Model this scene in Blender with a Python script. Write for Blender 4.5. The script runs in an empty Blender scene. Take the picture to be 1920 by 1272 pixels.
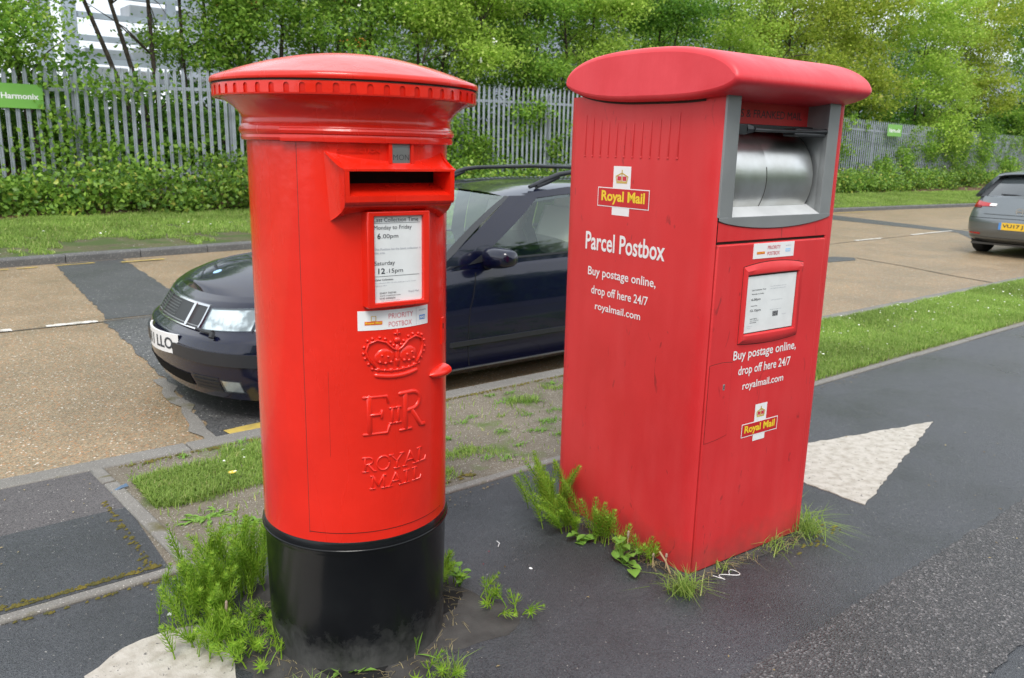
import bpy, bmesh, math, random
import numpy as np
from mathutils import Matrix, Vector
rnd = random.Random(7)
rng = np.random.default_rng(11)
scene = bpy.context.scene
COL = scene.collection
PI = math.pi
R = math.radians

# ------------------------------------------------------------------ camera, world, sun, exposure
# world axes: +X runs along the road, +Y runs across it (path -> road -> fence), Z up
HEAD, PITCH, ROLL, EYE = R(39.3), 0.22724, 0.022854, 1.3766
F = Vector((math.sin(HEAD)*math.cos(PITCH), math.cos(HEAD)*math.cos(PITCH), -math.sin(PITCH)))
R0 = Vector((math.cos(HEAD), -math.sin(HEAD), 0)); U0 = R0.cross(F)
RR = math.cos(ROLL)*R0 + math.sin(ROLL)*U0
UU = -math.sin(ROLL)*R0 + math.cos(ROLL)*U0
cd = bpy.data.cameras.new('camera'); cam = bpy.data.objects.new('camera', cd); COL.objects.link(cam)
m = Matrix.Identity(4)
for i in range(3):
    m[i][0] = RR[i]; m[i][1] = UU[i]; m[i][2] = -F[i]
m[2][3] = EYE
cam.matrix_world = m
cd.sensor_fit = 'HORIZONTAL'; cd.sensor_width = 23.6; cd.lens = 23.6*1537.4/1920
cd.clip_start = .05; cd.clip_end = 600
cd.dof.use_dof = True; cd.dof.focus_distance = 2.15; cd.dof.aperture_fstop = 5.6
scene.camera = cam
SUN_EL, SUN_AZ = R(54), R(222)
w = bpy.data.worlds.new('World'); scene.world = w; w.use_nodes = True
nt = w.node_tree; nt.nodes.clear()
out = nt.nodes.new('ShaderNodeOutputWorld'); bg = nt.nodes.new('ShaderNodeBackground')
sky = nt.nodes.new('ShaderNodeTexSky'); sky.sky_type = 'NISHITA'; sky.sun_disc = False
sky.sun_elevation = SUN_EL; sky.sun_rotation = SUN_AZ; sky.dust_density = 4.0; sky.air_density = 1.0
mixw = nt.nodes.new('ShaderNodeMixRGB'); mixw.inputs[0].default_value = .8
mixw.inputs[2].default_value = (8.6, 9.1, 9.6, 1)
cl = nt.nodes.new('ShaderNodeTexNoise'); cl.inputs['Scale'].default_value = 2.2; cl.inputs['Detail'].default_value = 5
tcw = nt.nodes.new('ShaderNodeTexCoord'); rmp = nt.nodes.new('ShaderNodeValToRGB')
rmp.color_ramp.elements[0].position = .3; rmp.color_ramp.elements[0].color = (6.0, 6.6, 7.4, 1)
rmp.color_ramp.elements[1].position = .7; rmp.color_ramp.elements[1].color = (10.5, 10.8, 11.0, 1)
nt.links.new(tcw.outputs['Generated'], cl.inputs['Vector']); nt.links.new(cl.outputs[0], rmp.inputs[0])
nt.links.new(rmp.outputs[0], mixw.inputs[2])
nt.links.new(sky.outputs[0], mixw.inputs[1]); nt.links.new(mixw.outputs[0], bg.inputs[0])
bg.inputs[1].default_value = .1
nt.links.new(bg.outputs[0], out.inputs[0])
sd = bpy.data.lights.new('sun', 'SUN'); sd.energy = 1.3; sd.angle = R(22); sd.color = (1, .965, .91)
so = bpy.data.objects.new('sun', sd); COL.objects.link(so)
# Nishita rotation is clockwise from +Y
sdir = Vector((math.sin(SUN_AZ)*math.cos(SUN_EL), math.cos(SUN_AZ)*math.cos(SUN_EL), math.sin(SUN_EL)))
so.rotation_euler = sdir.to_track_quat('Z', 'Y').to_euler()
vs = scene.view_settings
vs.view_transform = 'Standard'; vs.look = 'None'; vs.gamma = 1; vs.use_curve_mapping = False; vs.exposure = .85

# ------------------------------------------------------------------ helpers
def mat(name, col, rough=.6, metal=0, var=0, vscale=8, col2=None, bump=0, bscale=60, spec=.5, coat=0,
        detail=6, vlo=.35, vhi=.65, bdetail=4, coords='Object'):
    m = bpy.data.materials.new(name); m.use_nodes = True; t = m.node_tree
    b = t.nodes['Principled BSDF']
    b.inputs['Roughness'].default_value = rough; b.inputs['Metallic'].default_value = metal
    b.inputs['Specular IOR Level'].default_value = spec
    if coat: b.inputs['Coat Weight'].default_value = coat; b.inputs['Coat Roughness'].default_value = .04
    b.inputs['Base Color'].default_value = (*col, 1)
    tc = t.nodes.new('ShaderNodeTexCoord')
    if col2 is not None or var:
        n = t.nodes.new('ShaderNodeTexNoise'); n.inputs['Scale'].default_value = vscale; n.inputs['Detail'].default_value = detail
        r = t.nodes.new('ShaderNodeValToRGB')
        c2 = col2 if col2 is not None else tuple(c*(1-var) for c in col)
        r.color_ramp.elements[0].position = vlo; r.color_ramp.elements[0].color = (*c2, 1)
        r.color_ramp.elements[1].position = vhi; r.color_ramp.elements[1].color = (*col, 1)
        t.links.new(tc.outputs[coords], n.inputs['Vector']); t.links.new(n.outputs[0], r.inputs[0])
        t.links.new(r.outputs[0], b.inputs['Base Color'])
    if bump:
        n = t.nodes.new('ShaderNodeTexNoise'); n.inputs['Scale'].default_value = bscale; n.inputs['Detail'].default_value = bdetail
        bp = t.nodes.new('ShaderNodeBump'); bp.inputs['Strength'].default_value = bump; bp.inputs['Distance'].default_value = .003
        t.links.new(tc.outputs[coords], n.inputs['Vector']); t.links.new(n.outputs[0], bp.inputs['Height'])
        t.links.new(bp.outputs[0], b.inputs['Normal'])
    return m

def aggregate(name, base, chips, scale=190, rough=.75, stain=(.6, 1.15), white=.02, bump=.5, rlo=None, moss=None, white_col=(.5, .48, .44)):
    """bound aggregate surface: binder colour, stone chips, rare pale chips, broad stains"""
    m = bpy.data.materials.new(name); m.use_nodes = True; t = m.node_tree; L = t.links; b = t.nodes['Principled BSDF']
    tc = t.nodes.new('ShaderNodeTexCoord')
    v = t.nodes.new('ShaderNodeTexVoronoi'); v.inputs['Scale'].default_value = scale
    L.new(tc.outputs['Object'], v.inputs['Vector'])
    sp = t.nodes.new('ShaderNodeSeparateColor'); L.new(v.outputs['Color'], sp.inputs[0])
    r = t.nodes.new('ShaderNodeValToRGB'); el = r.color_ramp.elements
    el[0].position = 0; el[0].color = (*base, 1); el[1].position = 1; el[1].color = (*chips[-1], 1)
    for i, c in enumerate(chips[:-1]):
        e = el.new((i+1)/len(chips)); e.color = (*c, 1)
    L.new(sp.outputs[0], r.inputs[0])
    wm = t.nodes.new('ShaderNodeMath'); wm.operation = 'GREATER_THAN'; wm.inputs[1].default_value = 1-white; L.new(sp.outputs[1], wm.inputs[0])
    mx = t.nodes.new('ShaderNodeMixRGB'); L.new(wm.outputs[0], mx.inputs[0]); L.new(r.outputs[0], mx.inputs[1]); mx.inputs[2].default_value = (*white_col, 1)
    n = t.nodes.new('ShaderNodeTexNoise'); n.inputs['Scale'].default_value = 1.3; n.inputs['Detail'].default_value = 9; n.inputs['Roughness'].default_value = .65
    L.new(tc.outputs['Object'], n.inputs['Vector'])
    mr = t.nodes.new('ShaderNodeMapRange'); mr.inputs[1].default_value = .3; mr.inputs[2].default_value = .7
    mr.inputs[3].default_value = stain[0]; mr.inputs[4].default_value = stain[1]; L.new(n.outputs[0], mr.inputs[0])
    mu = t.nodes.new('ShaderNodeMixRGB'); mu.blend_type = 'MULTIPLY'; mu.inputs[0].default_value = 1
    L.new(mx.outputs[0], mu.inputs[1]); L.new(mr.outputs[0], mu.inputs[2])
    last = mu.outputs[0]
    if moss:
        n2 = t.nodes.new('ShaderNodeTexNoise'); n2.inputs['Scale'].default_value = moss[2]; n2.inputs['Detail'].default_value = 8
        L.new(tc.outputs['Object'], n2.inputs['Vector'])
        m2 = t.nodes.new('ShaderNodeMapRange'); m2.inputs[1].default_value = moss[1]; m2.inputs[2].default_value = moss[1]+.12; L.new(n2.outputs[0], m2.inputs[0])
        mm = t.nodes.new('ShaderNodeMixRGB'); L.new(m2.outputs[0], mm.inputs[0]); L.new(last, mm.inputs[1]); mm.inputs[2].default_value = (*moss[0], 1)
        last = mm.outputs[0]
    L.new(last, b.inputs['Base Color'])
    b.inputs['Roughness'].default_value = rough
    if rlo is not None:
        m3 = t.nodes.new('ShaderNodeMapRange'); m3.inputs[1].default_value = .35; m3.inputs[2].default_value = .65
        m3.inputs[3].default_value = rlo; m3.inputs[4].default_value = rough; L.new(n.outputs[0], m3.inputs[0]); L.new(m3.outputs[0], b.inputs['Roughness'])
    bp = t.nodes.new('ShaderNodeBump'); bp.inputs['Strength'].default_value = bump; bp.inputs['Distance'].default_value = .004
    L.new(v.outputs['Distance'], bp.inputs['Height']); L.new(bp.outputs[0], b.inputs['Normal'])
    return m

def leafmat(name, ca, cb, cc=None, rough=.55, trans=.35):
    m = bpy.data.materials.new(name); m.use_nodes = True; t = m.node_tree; L = t.links; b = t.nodes['Principled BSDF']
    g = t.nodes.new('ShaderNodeNewGeometry'); r = t.nodes.new('ShaderNodeValToRGB'); el = r.color_ramp.elements
    el[0].color = (*ca, 1); el[1].color = (*cb, 1)
    if cc: e = el.new(.93); e.color = (*cb, 1); el[-1].color = (*cc, 1)
    L.new(g.outputs['Random Per Island'], r.inputs[0])
    n = t.nodes.new('ShaderNodeTexNoise'); n.inputs['Scale'].default_value = .8; n.inputs['Detail'].default_value = 3
    tc = t.nodes.new('ShaderNodeTexCoord'); L.new(tc.outputs['Object'], n.inputs['Vector'])
    mr = t.nodes.new('ShaderNodeMapRange'); mr.inputs[1].default_value = .35; mr.inputs[2].default_value = .65; mr.inputs[3].default_value = .8; mr.inputs[4].default_value = 1.15
    L.new(n.outputs[0], mr.inputs[0])
    mu = t.nodes.new('ShaderNodeMixRGB'); mu.blend_type = 'MULTIPLY'; mu.inputs[0].default_value = 1
    L.new(r.outputs[0], mu.inputs[1]); L.new(mr.outputs[0], mu.inputs[2])
    L.new(mu.outputs[0], b.inputs['Base Color']); b.inputs['Roughness'].default_value = rough
    b.inputs['Specular IOR Level'].default_value = .35
    tr = t.nodes.new('ShaderNodeBsdfTranslucent'); L.new(mu.outputs[0], tr.inputs[0])
    ms = t.nodes.new('ShaderNodeMixShader'); ms.inputs[0].default_value = trans
    o = t.nodes['Material Output']; L.new(b.outputs[0], ms.inputs[1]); L.new(tr.outputs[0], ms.inputs[2]); L.new(ms.outputs[0], o.inputs[0])
    return m

def tag(o, label=None, cat=None, group=None, kind=None):
    if label: o['label'] = label
    if cat: o['category'] = cat
    if group: o['group'] = group
    if kind: o['kind'] = kind
    return o

def empty(name, loc=(0, 0, 0), rz=0, label=None, cat=None, group=None, kind=None):
    o = bpy.data.objects.new(name, None); COL.objects.link(o); o.location = loc; o.rotation_euler = (0, 0, rz)
    o.empty_display_size = .1
    return tag(o, label, cat, group, kind)

def mobj(name, v, f, mt, parent=None, smooth=False, angle=None, bevel=0, seg=2, mats=None, midx=None, loc=None):
    me = bpy.data.meshes.new(name)
    me.from_pydata([tuple(p) for p in v], [], [tuple(q) for q in f]); me.update()
    for mm in (mats or [mt]): me.materials.append(mm)
    if midx is not None: me.polygons.foreach_set('material_index', midx)
    o = bpy.data.objects.new(name, me); COL.objects.link(o)
    if parent: o.parent = parent
    if loc: o.location = loc
    if smooth or angle:
        me.polygons.foreach_set('use_smooth', [True]*len(me.polygons))
        if angle: me.set_sharp_from_angle(angle=R(angle))
    if bevel:
        b = o.modifiers.new('bevel', 'BEVEL'); b.width = bevel; b.segments = seg; b.limit_method = 'ANGLE'; b.angle_limit = R(40)
        if not smooth: me.polygons.foreach_set('use_smooth', [True]*len(me.polygons)); b.harden_normals = False; me.set_sharp_from_angle(angle=R(40))
    return o

class MB:
    def __init__(s): s.v = []; s.f = []
    def add(s, v, f):
        n = len(s.v); s.v += [tuple(p) for p in v]; s.f += [tuple(i+n for i in q) for q in f]; return s
    def box(s, x0, x1, y0, y1, z0, z1, fn=None):
        v = [(x, y, z) for x in (x0, x1) for y in (y0, y1) for z in (z0, z1)]
        if fn: v = [fn(p) for p in v]
        return s.add(v, [(0, 1, 3, 2), (4, 6, 7, 5), (0, 4, 5, 1), (2, 3, 7, 6), (0, 2, 6, 4), (1, 5, 7, 3)])
    def grid(s, P, closeu=False, closev=False, flip=False):
        nu = len(P); nv = len(P[0]); v = [p for row in P for p in row]; f = []
        for i in range(nu if closeu else nu-1):
            for j in range(nv if closev else nv-1):
                a, b, c, d = i*nv+j, ((i+1) % nu)*nv+j, ((i+1) % nu)*nv+(j+1) % nv, i*nv+(j+1) % nv
                f.append((a, d, c, b) if flip else (a, b, c, d))
        return s.add(v, f)
    def tube(s, pts, rad, n=8, cap=True):
        pts = [Vector(p) for p in pts]; rad = rad if hasattr(rad, '__len__') else [rad]*len(pts)
        rows = []; up = Vector((0, 0, 1))
        for i, p in enumerate(pts):
            d = (pts[min(i+1, len(pts)-1)]-pts[max(i-1, 0)]).normalized()
            a = d.cross(up if abs(d.z) < .95 else Vector((1, 0, 0))).normalized(); b = d.cross(a)
            rows.append([p+(a*math.cos(2*PI*k/n)+b*math.sin(2*PI*k/n))*rad[i] for k in range(n)])
        base = len(s.v); s.grid(rows, closev=True)
        if cap:
            s.f.append(tuple(base+k for k in range(n))[::-1]); s.f.append(tuple(base+(len(pts)-1)*n+k for k in range(n)))
        return s
    def lathe(s, prof, n=64, cx=0, cy=0):
        rows = [[(cx+r*math.sin(2*PI*k/n), cy-r*math.cos(2*PI*k/n), z) for k in range(n)] for r, z in prof]
        return s.grid(rows, closev=True)
    def build(s, name, mt, parent=None, **k): return mobj(name, s.v, s.f, mt, parent, **k)

FONT = {}
def text_mesh(txt, fn, width=None, height=None, cx=0, cy=0, offset=0, extrude=0, spacing=1, align='C', bevel=0):
    """text as a mesh; fn maps (x, y, d) of the flat layout to a point in space"""
    c = bpy.data.curves.new('t', 'FONT'); c.body = txt; c.size = 1; c.offset = offset; c.extrude = extrude; c.space_character = spacing
    c.resolution_u = 3; c.fill_mode = 'FRONT' if not extrude else 'BOTH'
    o = bpy.data.objects.new('t', c); me = bpy.data.meshes.new_from_object(o)
    n = len(me.vertices); a = np.empty(n*3); me.vertices.foreach_get('co', a); a = a.reshape(-1, 3)
    fs = [tuple(p.vertices) for p in me.polygons]
    bpy.data.objects.remove(o); bpy.data.curves.remove(c); bpy.data.meshes.remove(me)
    x0, x1 = a[:, 0].min(), a[:, 0].max(); y0, y1 = a[:, 1].min(), a[:, 1].max()
    sx = width/(x1-x0) if width else height/(y1-y0); sy = height/(y1-y0) if height else sx
    ox = {'C': (x0+x1)/2, 'L': x0, 'R': x1}[align]
    v = [fn(cx+(p[0]-ox)*sx, cy+(p[1]-(y0+y1)/2)*sy, p[2]) for p in a]
    return v, fs

# ------------------------------------------------------------------ materials
M = {}
M['pillar_red'] = mat('pillar_red_paint', (.80, .020, .007), .22, col2=(.69, .016, .005), vscale=4, bump=.32, bscale=34, coat=.25, bdetail=6)
M['parcel_red'] = mat('parcel_red_paint', (.68, .032, .036), .42, col2=(.60, .024, .027), vscale=3.5, bump=.12, bscale=160, vlo=.3, vhi=.7)
def worn(m, grime=(.06, .012, .012), ztop=.22):
    t = m.node_tree; L = t.links; b = t.nodes['Principled BSDF']; old = b.inputs['Base Color'].links[0].from_socket
    tc = t.nodes.new('ShaderNodeTexCoord')
    mp = t.nodes.new('ShaderNodeMapping'); mp.inputs['Scale'].default_value = (14, 14, 5); mp.inputs['Rotation'].default_value = (.5, .4, .3); L.new(tc.outputs['Object'], mp.inputs[0])
    n = t.nodes.new('ShaderNodeTexNoise'); n.inputs['Scale'].default_value = 1.6; n.inputs['Detail'].default_value = 9; n.inputs['Distortion'].default_value = 1.5; L.new(mp.outputs[0], n.inputs['Vector'])
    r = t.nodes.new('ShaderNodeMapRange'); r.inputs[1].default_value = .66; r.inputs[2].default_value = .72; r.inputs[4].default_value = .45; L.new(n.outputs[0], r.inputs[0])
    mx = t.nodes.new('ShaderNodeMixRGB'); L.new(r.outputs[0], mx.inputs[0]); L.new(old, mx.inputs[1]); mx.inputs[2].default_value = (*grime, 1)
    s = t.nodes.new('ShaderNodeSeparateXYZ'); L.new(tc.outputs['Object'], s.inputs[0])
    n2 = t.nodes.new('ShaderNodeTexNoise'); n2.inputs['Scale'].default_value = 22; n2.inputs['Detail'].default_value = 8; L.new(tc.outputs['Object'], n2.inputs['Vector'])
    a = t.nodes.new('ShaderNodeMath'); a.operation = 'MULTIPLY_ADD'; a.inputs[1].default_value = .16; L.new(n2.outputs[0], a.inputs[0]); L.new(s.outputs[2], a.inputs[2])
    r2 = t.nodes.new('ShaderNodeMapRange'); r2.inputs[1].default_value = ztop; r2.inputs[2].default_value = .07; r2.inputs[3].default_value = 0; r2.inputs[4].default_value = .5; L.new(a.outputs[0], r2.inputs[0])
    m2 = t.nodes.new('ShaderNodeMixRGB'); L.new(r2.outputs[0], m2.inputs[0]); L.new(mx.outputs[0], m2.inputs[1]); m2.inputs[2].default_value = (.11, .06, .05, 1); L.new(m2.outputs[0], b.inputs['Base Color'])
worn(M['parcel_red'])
def streaks(m, tint=(.72, .085, .085), amt=.16):
    t = m.node_tree; L = t.links; b = t.nodes['Principled BSDF']; old = b.inputs['Base Color'].links[0].from_socket
    tc = t.nodes.new('ShaderNodeTexCoord'); mp = t.nodes.new('ShaderNodeMapping'); mp.inputs['Scale'].default_value = (9, 9, 1.4); L.new(tc.outputs['Object'], mp.inputs[0])
    n = t.nodes.new('ShaderNodeTexNoise'); n.inputs['Scale'].default_value = 2.2; n.inputs['Detail'].default_value = 8; L.new(mp.outputs[0], n.inputs['Vector'])
    n2 = t.nodes.new('ShaderNodeTexNoise'); n2.inputs['Scale'].default_value = 2.3; n2.inputs['Detail'].default_value = 7; n2.inputs['Roughness'].default_value = .65; L.new(tc.outputs['Object'], n2.inputs['Vector'])
    mu = t.nodes.new('ShaderNodeMath'); mu.operation = 'MULTIPLY'; L.new(n.outputs[0], mu.inputs[0]); L.new(n2.outputs[0], mu.inputs[1])
    r = t.nodes.new('ShaderNodeMapRange'); r.inputs[1].default_value = .20; r.inputs[2].default_value = .36; r.inputs[4].default_value = amt; L.new(mu.outputs[0], r.inputs[0])
    mx = t.nodes.new('ShaderNodeMixRGB'); L.new(r.outputs[0], mx.inputs[0]); L.new(old, mx.inputs[1]); mx.inputs[2].default_value = (*tint, 1); L.new(mx.outputs[0], b.inputs['Base Color'])
    r2 = t.nodes.new('ShaderNodeMapRange'); r2.inputs[1].default_value = .35; r2.inputs[2].default_value = .65; r2.inputs[3].default_value = .33; r2.inputs[4].default_value = .55; L.new(n2.outputs[0], r2.inputs[0]); L.new(r2.outputs[0], b.inputs['Roughness'])
    # slight oil-canning of the sheet metal
    bp = t.nodes.new('ShaderNodeBump'); bp.inputs['Strength'].default_value = .25; bp.inputs['Distance'].default_value = .02; n3 = t.nodes.new('ShaderNodeTexNoise'); n3.inputs['Scale'].default_value = 2.0; n3.inputs['Detail'].default_value = 1
    L.new(tc.outputs['Object'], n3.inputs['Vector']); L.new(n3.outputs[0], bp.inputs['Height'])
    for q in list(b.inputs['Normal'].links): L.new(bp.outputs[0], q.from_node.inputs['Normal'])
streaks(M['parcel_red'])
M['parcel_cap'] = mat('parcel_cap_red', (.74, .05, .065), .40, col2=(.66, .03, .042), vscale=6, bump=.1, bscale=120)
M['black_gloss'] = mat('black_gloss_paint', (.004, .0045, .006), .2, bump=.25, bscale=22, col2=(.008, .009, .010), vscale=6, spec=.35)
M['black_void'] = mat('dark_interior', (.004, .004, .004), .9)
M['black_plastic'] = mat('black_plastic', (.02, .022, .025), .4)
M['grime'] = mat('black_grime', (.03, .022, .015), .8)
M['paper'] = mat('white_paper', (.78, .80, .80), .35, var=.08, vscale=20)
M['white_vinyl'] = mat('white_vinyl', (.82, .82, .82), .4)
M['ink'] = mat('dark_ink', (.04, .045, .055), .6)
M['ink_grey'] = mat('grey_ink', (.35, .37, .42), .6)
M['ink_red'] = mat('red_ink', (.6, .03, .06), .5)
M['ink_orange'] = mat('orange_red_ink', (.75, .12, .03), .5)
M['ink_blue'] = mat('blue_ink', (.08, .25, .6), .5)
M['ink_pale_blue'] = mat('pale_blue_ink', (.35, .6, .85), .5)
M['logo_yellow'] = mat('logo_yellow', (.85, .62, .03), .45)
M['logo_gold'] = mat('logo_gold', (.6, .42, .1), .45)
M['steel'] = mat('brushed_steel', (.42, .43, .43), .38, metal=.85, var=.2, vscale=4, bump=.08, bscale=90)
M['steel_dark'] = mat('satin_grey_steel', (.30, .315, .32), .42, metal=.35, var=.15, vscale=5, bump=.06, bscale=120)
M['sill_steel'] = mat('pale_worn_steel', (.62, .64, .65), .5, metal=.2, var=.15, vscale=12)
M['steel_drum'] = mat('drum_steel', (.78, .79, .78), .34, metal=1, col2=(.55, .54, .50), vscale=5, bump=.05, bscale=50, vlo=.35, vhi=.6)
M['zinc'] = mat('galvanised_steel', (.36, .40, .45), .5, metal=.2, var=.3, vscale=3)
M['tarmac'] = aggregate('dark_tarmac', (.022, .024, .029), [(.050, .054, .062), (.070, .075, .083), (.04, .043, .049), (.090, .095, .102)], 280, .52, (.62, 1.2), .0025, .6, rlo=.27, white_col=(.3, .29, .27))
M['tarmac_old'] = aggregate('coarse_old_tarmac', (.022, .022, .024), [(.05, .049, .05), (.085, .08, .08), (.035, .035, .037), (.06, .058, .06), (.19, .18, .18)], 165, .55, (.75, 1.12), .004, 1, rlo=.42, white_col=(.3, .29, .28))
M['tarmac_grey'] = aggregate('grey_chip_tarmac', (.045, .043, .045), [(.10, .095, .095), (.14, .13, .13), (.08, .075, .078)], 260, .75, (.75, 1.1), .004, .6)
M['patch'] = aggregate('road_patch_tarmac', (.035, .037, .04), [(.06, .063, .066), (.085, .088, .09), (.07, .07, .072)], 170, .6, (.8, 1.1), .01, .4, rlo=.45)
M['patch_coarse'] = aggregate('coarse_patch_tarmac', (.035, .035, .037), [(.08, .082, .085), (.14, .14, .14), (.06, .06, .062)], 130, .6, (.7, 1.2), .015, .8, rlo=.4)
M['concrete_road'] = aggregate('aggregate_concrete', (.14, .10, .055), [(.23, .175, .105), (.29, .23, .145), (.185, .14, .085), (.34, .27, .175), (.38, .17, .06)], 125, .62, (.78, 1.12), .02, .55, rlo=.45, white_col=(.6, .55, .47))
M['kerb'] = aggregate('concrete_kerb', (.16, .15, .135), [(.24, .23, .205), (.19, .18, .165), (.25, .24, .22)], 330, .8, (.7, 1.15), .02, .35, moss=((.10, .09, .03), .60, 5))
M['kerb_far'] = aggregate('dark_concrete_kerb', (.10, .10, .10), [(.15, .15, .148), (.12, .12, .12), (.19, .188, .18)], 200, .8, (.6, 1.15), .02, .35)
M['soil'] = aggregate('dry_soil', (.13, .11, .08), [(.22, .19, .145), (.17, .145, .105), (.26, .235, .19)], 260, .9, (.7, 1.15), .03, .8, moss=((.09, .14, .025), .56, 4))
M['soil_dark'] = aggregate('damp_soil', (.05, .038, .026), [(.10, .075, .05), (.07, .055, .038), (.14, .11, .075)], 90, .9, (.6, 1.2), .01, .8)
M['white_line'] = mat('worn_white_road_paint', (.62, .60, .55), .7, col2=(.35, .32, .27), vscale=9, bump=.5, bscale=60, vlo=.36, vhi=.5)
M['arrow_paint'] = mat('worn_arrow_paint', (.47, .44, .39), .7, col2=(.33, .30, .25), vscale=26, bump=.8, bscale=110, vlo=.3, vhi=.6, detail=12)
def wearthrough(m, col=(.05, .05, .053), scale=55, thr=.60):
    t = m.node_tree; L = t.links; b = t.nodes['Principled BSDF']; old = b.inputs['Base Color'].links[0].from_socket
    tc = t.nodes.new('ShaderNodeTexCoord'); n = t.nodes.new('ShaderNodeTexNoise'); n.inputs['Scale'].default_value = scale; n.inputs['Detail'].default_value = 10; n.inputs['Roughness'].default_value = .75
    L.new(tc.outputs['Object'], n.inputs['Vector']); r = t.nodes.new('ShaderNodeMapRange'); r.inputs[1].default_value = thr; r.inputs[2].default_value = thr+.03; L.new(n.outputs[0], r.inputs[0])
    mx = t.nodes.new('ShaderNodeMixRGB'); L.new(r.outputs[0], mx.inputs[0]); L.new(old, mx.inputs[1]); mx.inputs[2].default_value = (*col, 1); L.new(mx.outputs[0], b.inputs['Base Color'])
wearthrough(M['arrow_paint'])
wearthrough(M['white_line'], (.16, .13, .09), 30, .58)
M['yellow_line'] = mat('yellow_road_paint', (.62, .45, .08), .7, col2=(.4, .30, .09), vscale=12)
M['moss'] = mat('moss', (.16, .13, .02), .95, col2=(.07, .07, .02), vscale=30, bump=1, bscale=200)
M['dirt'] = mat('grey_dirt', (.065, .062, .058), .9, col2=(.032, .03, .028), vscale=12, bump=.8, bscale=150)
M['grass'] = leafmat('grass_blades', (.20, .33, .06), (.38, .53, .12), (.64, .60, .28), trans=.45)
M['horsetail'] = leafmat('horsetail_green', (.17, .35, .025), (.38, .56, .06), trans=.4)
M['broadleaf'] = leafmat('weed_leaf_green', (.18, .38, .05), (.26, .45, .08))
M['leaf_mid'] = leafmat('mid_green_leaves', (.12, .26, .035), (.33, .53, .07), (.50, .60, .14), trans=.5)
M['leaf_light'] = leafmat('light_green_leaves', (.25, .42, .05), (.52, .70, .12), (.70, .78, .24), trans=.5)
M['leaf_olive'] = leafmat('olive_green_leaves', (.22, .33, .03), (.48, .57, .08), (.64, .60, .15), trans=.5)
M['leaf_dark'] = leafmat('dark_green_leaves', (.05, .15, .02), (.19, .38, .04), (.33, .48, .07), trans=.45)
M['leaf_ivy'] = leafmat('ivy_leaves', (.07, .17, .03), (.31, .49, .07), (.62, .56, .13), rough=.4)
M['blossom'] = mat('white_blossom', (.8, .8, .72), .7)
M['dead'] = mat('dry_stalk', (.42, .30, .17), .8)
M['bark'] = mat('bark', (.085, .065, .048), .9, col2=(.035, .028, .02), vscale=14, bump=1, bscale=40)
M['cladding'] = mat('grey_blue_cladding', (.30, .35, .42), .5, var=.1, vscale=1)
M['pale_steel'] = mat('pale_blue_steel', (.42, .50, .58), .5, metal=.2, var=.2, vscale=2)
M['wrap'] = mat('white_wrapped_goods', (.55, .6, .65), .4, var=.1, vscale=2)
M['orange'] = mat('orange_machine_paint', (.7, .25, .03), .5)
M['sign_green'] = mat('lime_green_sign', (.17, .42, .07), .5)
M['navy'] = mat('navy_car_paint', (.0018, .003, .017), .22, metal=.0, coat=.8, spec=.3)
M['greycar'] = mat('grey_metallic_paint', (.17, .19, .20), .30, metal=.6, coat=1)
M['rubber_strip'] = mat('black_bumper_strip', (.02, .022, .027), .42)
M['chrome'] = mat('chrome', (.75, .76, .77), .12, metal=1)
M['tyre'] = mat('tyre_rubber', (.018, .018, .019), .8)
M['alloy'] = mat('alloy_rim', (.4, .41, .42), .3, metal=.9)
M['seat'] = mat('cream_leather', (.65, .61, .52), .6)
M['cabin'] = mat('dark_cabin_trim', (.09, .085, .08), .7)
M['tail_red'] = mat('tail_light_red', (.45, .01, .012), .15, coat=1)
M['plate_white'] = mat('white_number_plate', (.75, .75, .75), .4)
M['plate_yellow'] = mat('yellow_number_plate', (.8, .5, .03), .4)
M['litter_blue'] = mat('blue_plastic', (.08, .14, .22), .4)
M['litter_red'] = mat('red_petal', (.5, .03, .04), .6)

def glassmat(name, tint, tr):
    m = bpy.data.materials.new(name); m.use_nodes = True; t = m.node_tree; L = t.links; t.nodes.clear()
    o = t.nodes.new('ShaderNodeOutputMaterial'); a = t.nodes.new('ShaderNodeBsdfTransparent'); a.inputs[0].default_value = (*tint, 1)
    g = t.nodes.new('ShaderNodeBsdfGlossy'); g.inputs['Roughness'].default_value = .03; g.inputs[0].default_value = (.9, 1, .98, 1)
    fr_l = t.nodes.new('ShaderNodeLayerWeight'); fr_l.inputs[0].default_value = .5; fr = t.nodes.new('ShaderNodeMath'); fr.operation = 'POWER'; fr.inputs[1].default_value = 4; L.new(fr_l.outputs[1], fr.inputs[0])
    mr = t.nodes.new('ShaderNodeMapRange'); mr.inputs[1].default_value = 0; mr.inputs[2].default_value = 1; mr.inputs[3].default_value = tr; mr.inputs[4].default_value = 1
    mx = t.nodes.new('ShaderNodeMixShader'); L.new(fr.outputs[0], mr.inputs[0]); L.new(mr.outputs[0], mx.inputs[0])
    L.new(a.outputs[0], mx.inputs[1]); L.new(g.outputs[0], mx.inputs[2]); L.new(mx.outputs[0], o.inputs[0]); return m
M['glass'] = glassmat('car_glass', (.86, .95, .92), .09)
M['screen_glass'] = glassmat('windscreen_glass', (.76, .90, .85), .16)
M['glass_dark'] = glassmat('privacy_glass', (.12, .14, .15), .25)
M['lens'] = glassmat('lamp_lens', (.92, .95, .95), .10)
M['reflector'] = mat('lamp_reflector', (.85, .87, .87), .15, metal=.95, bump=.4, bscale=14, col2=(.25, .26, .26), vscale=9, vlo=.38, vhi=.5)

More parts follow.
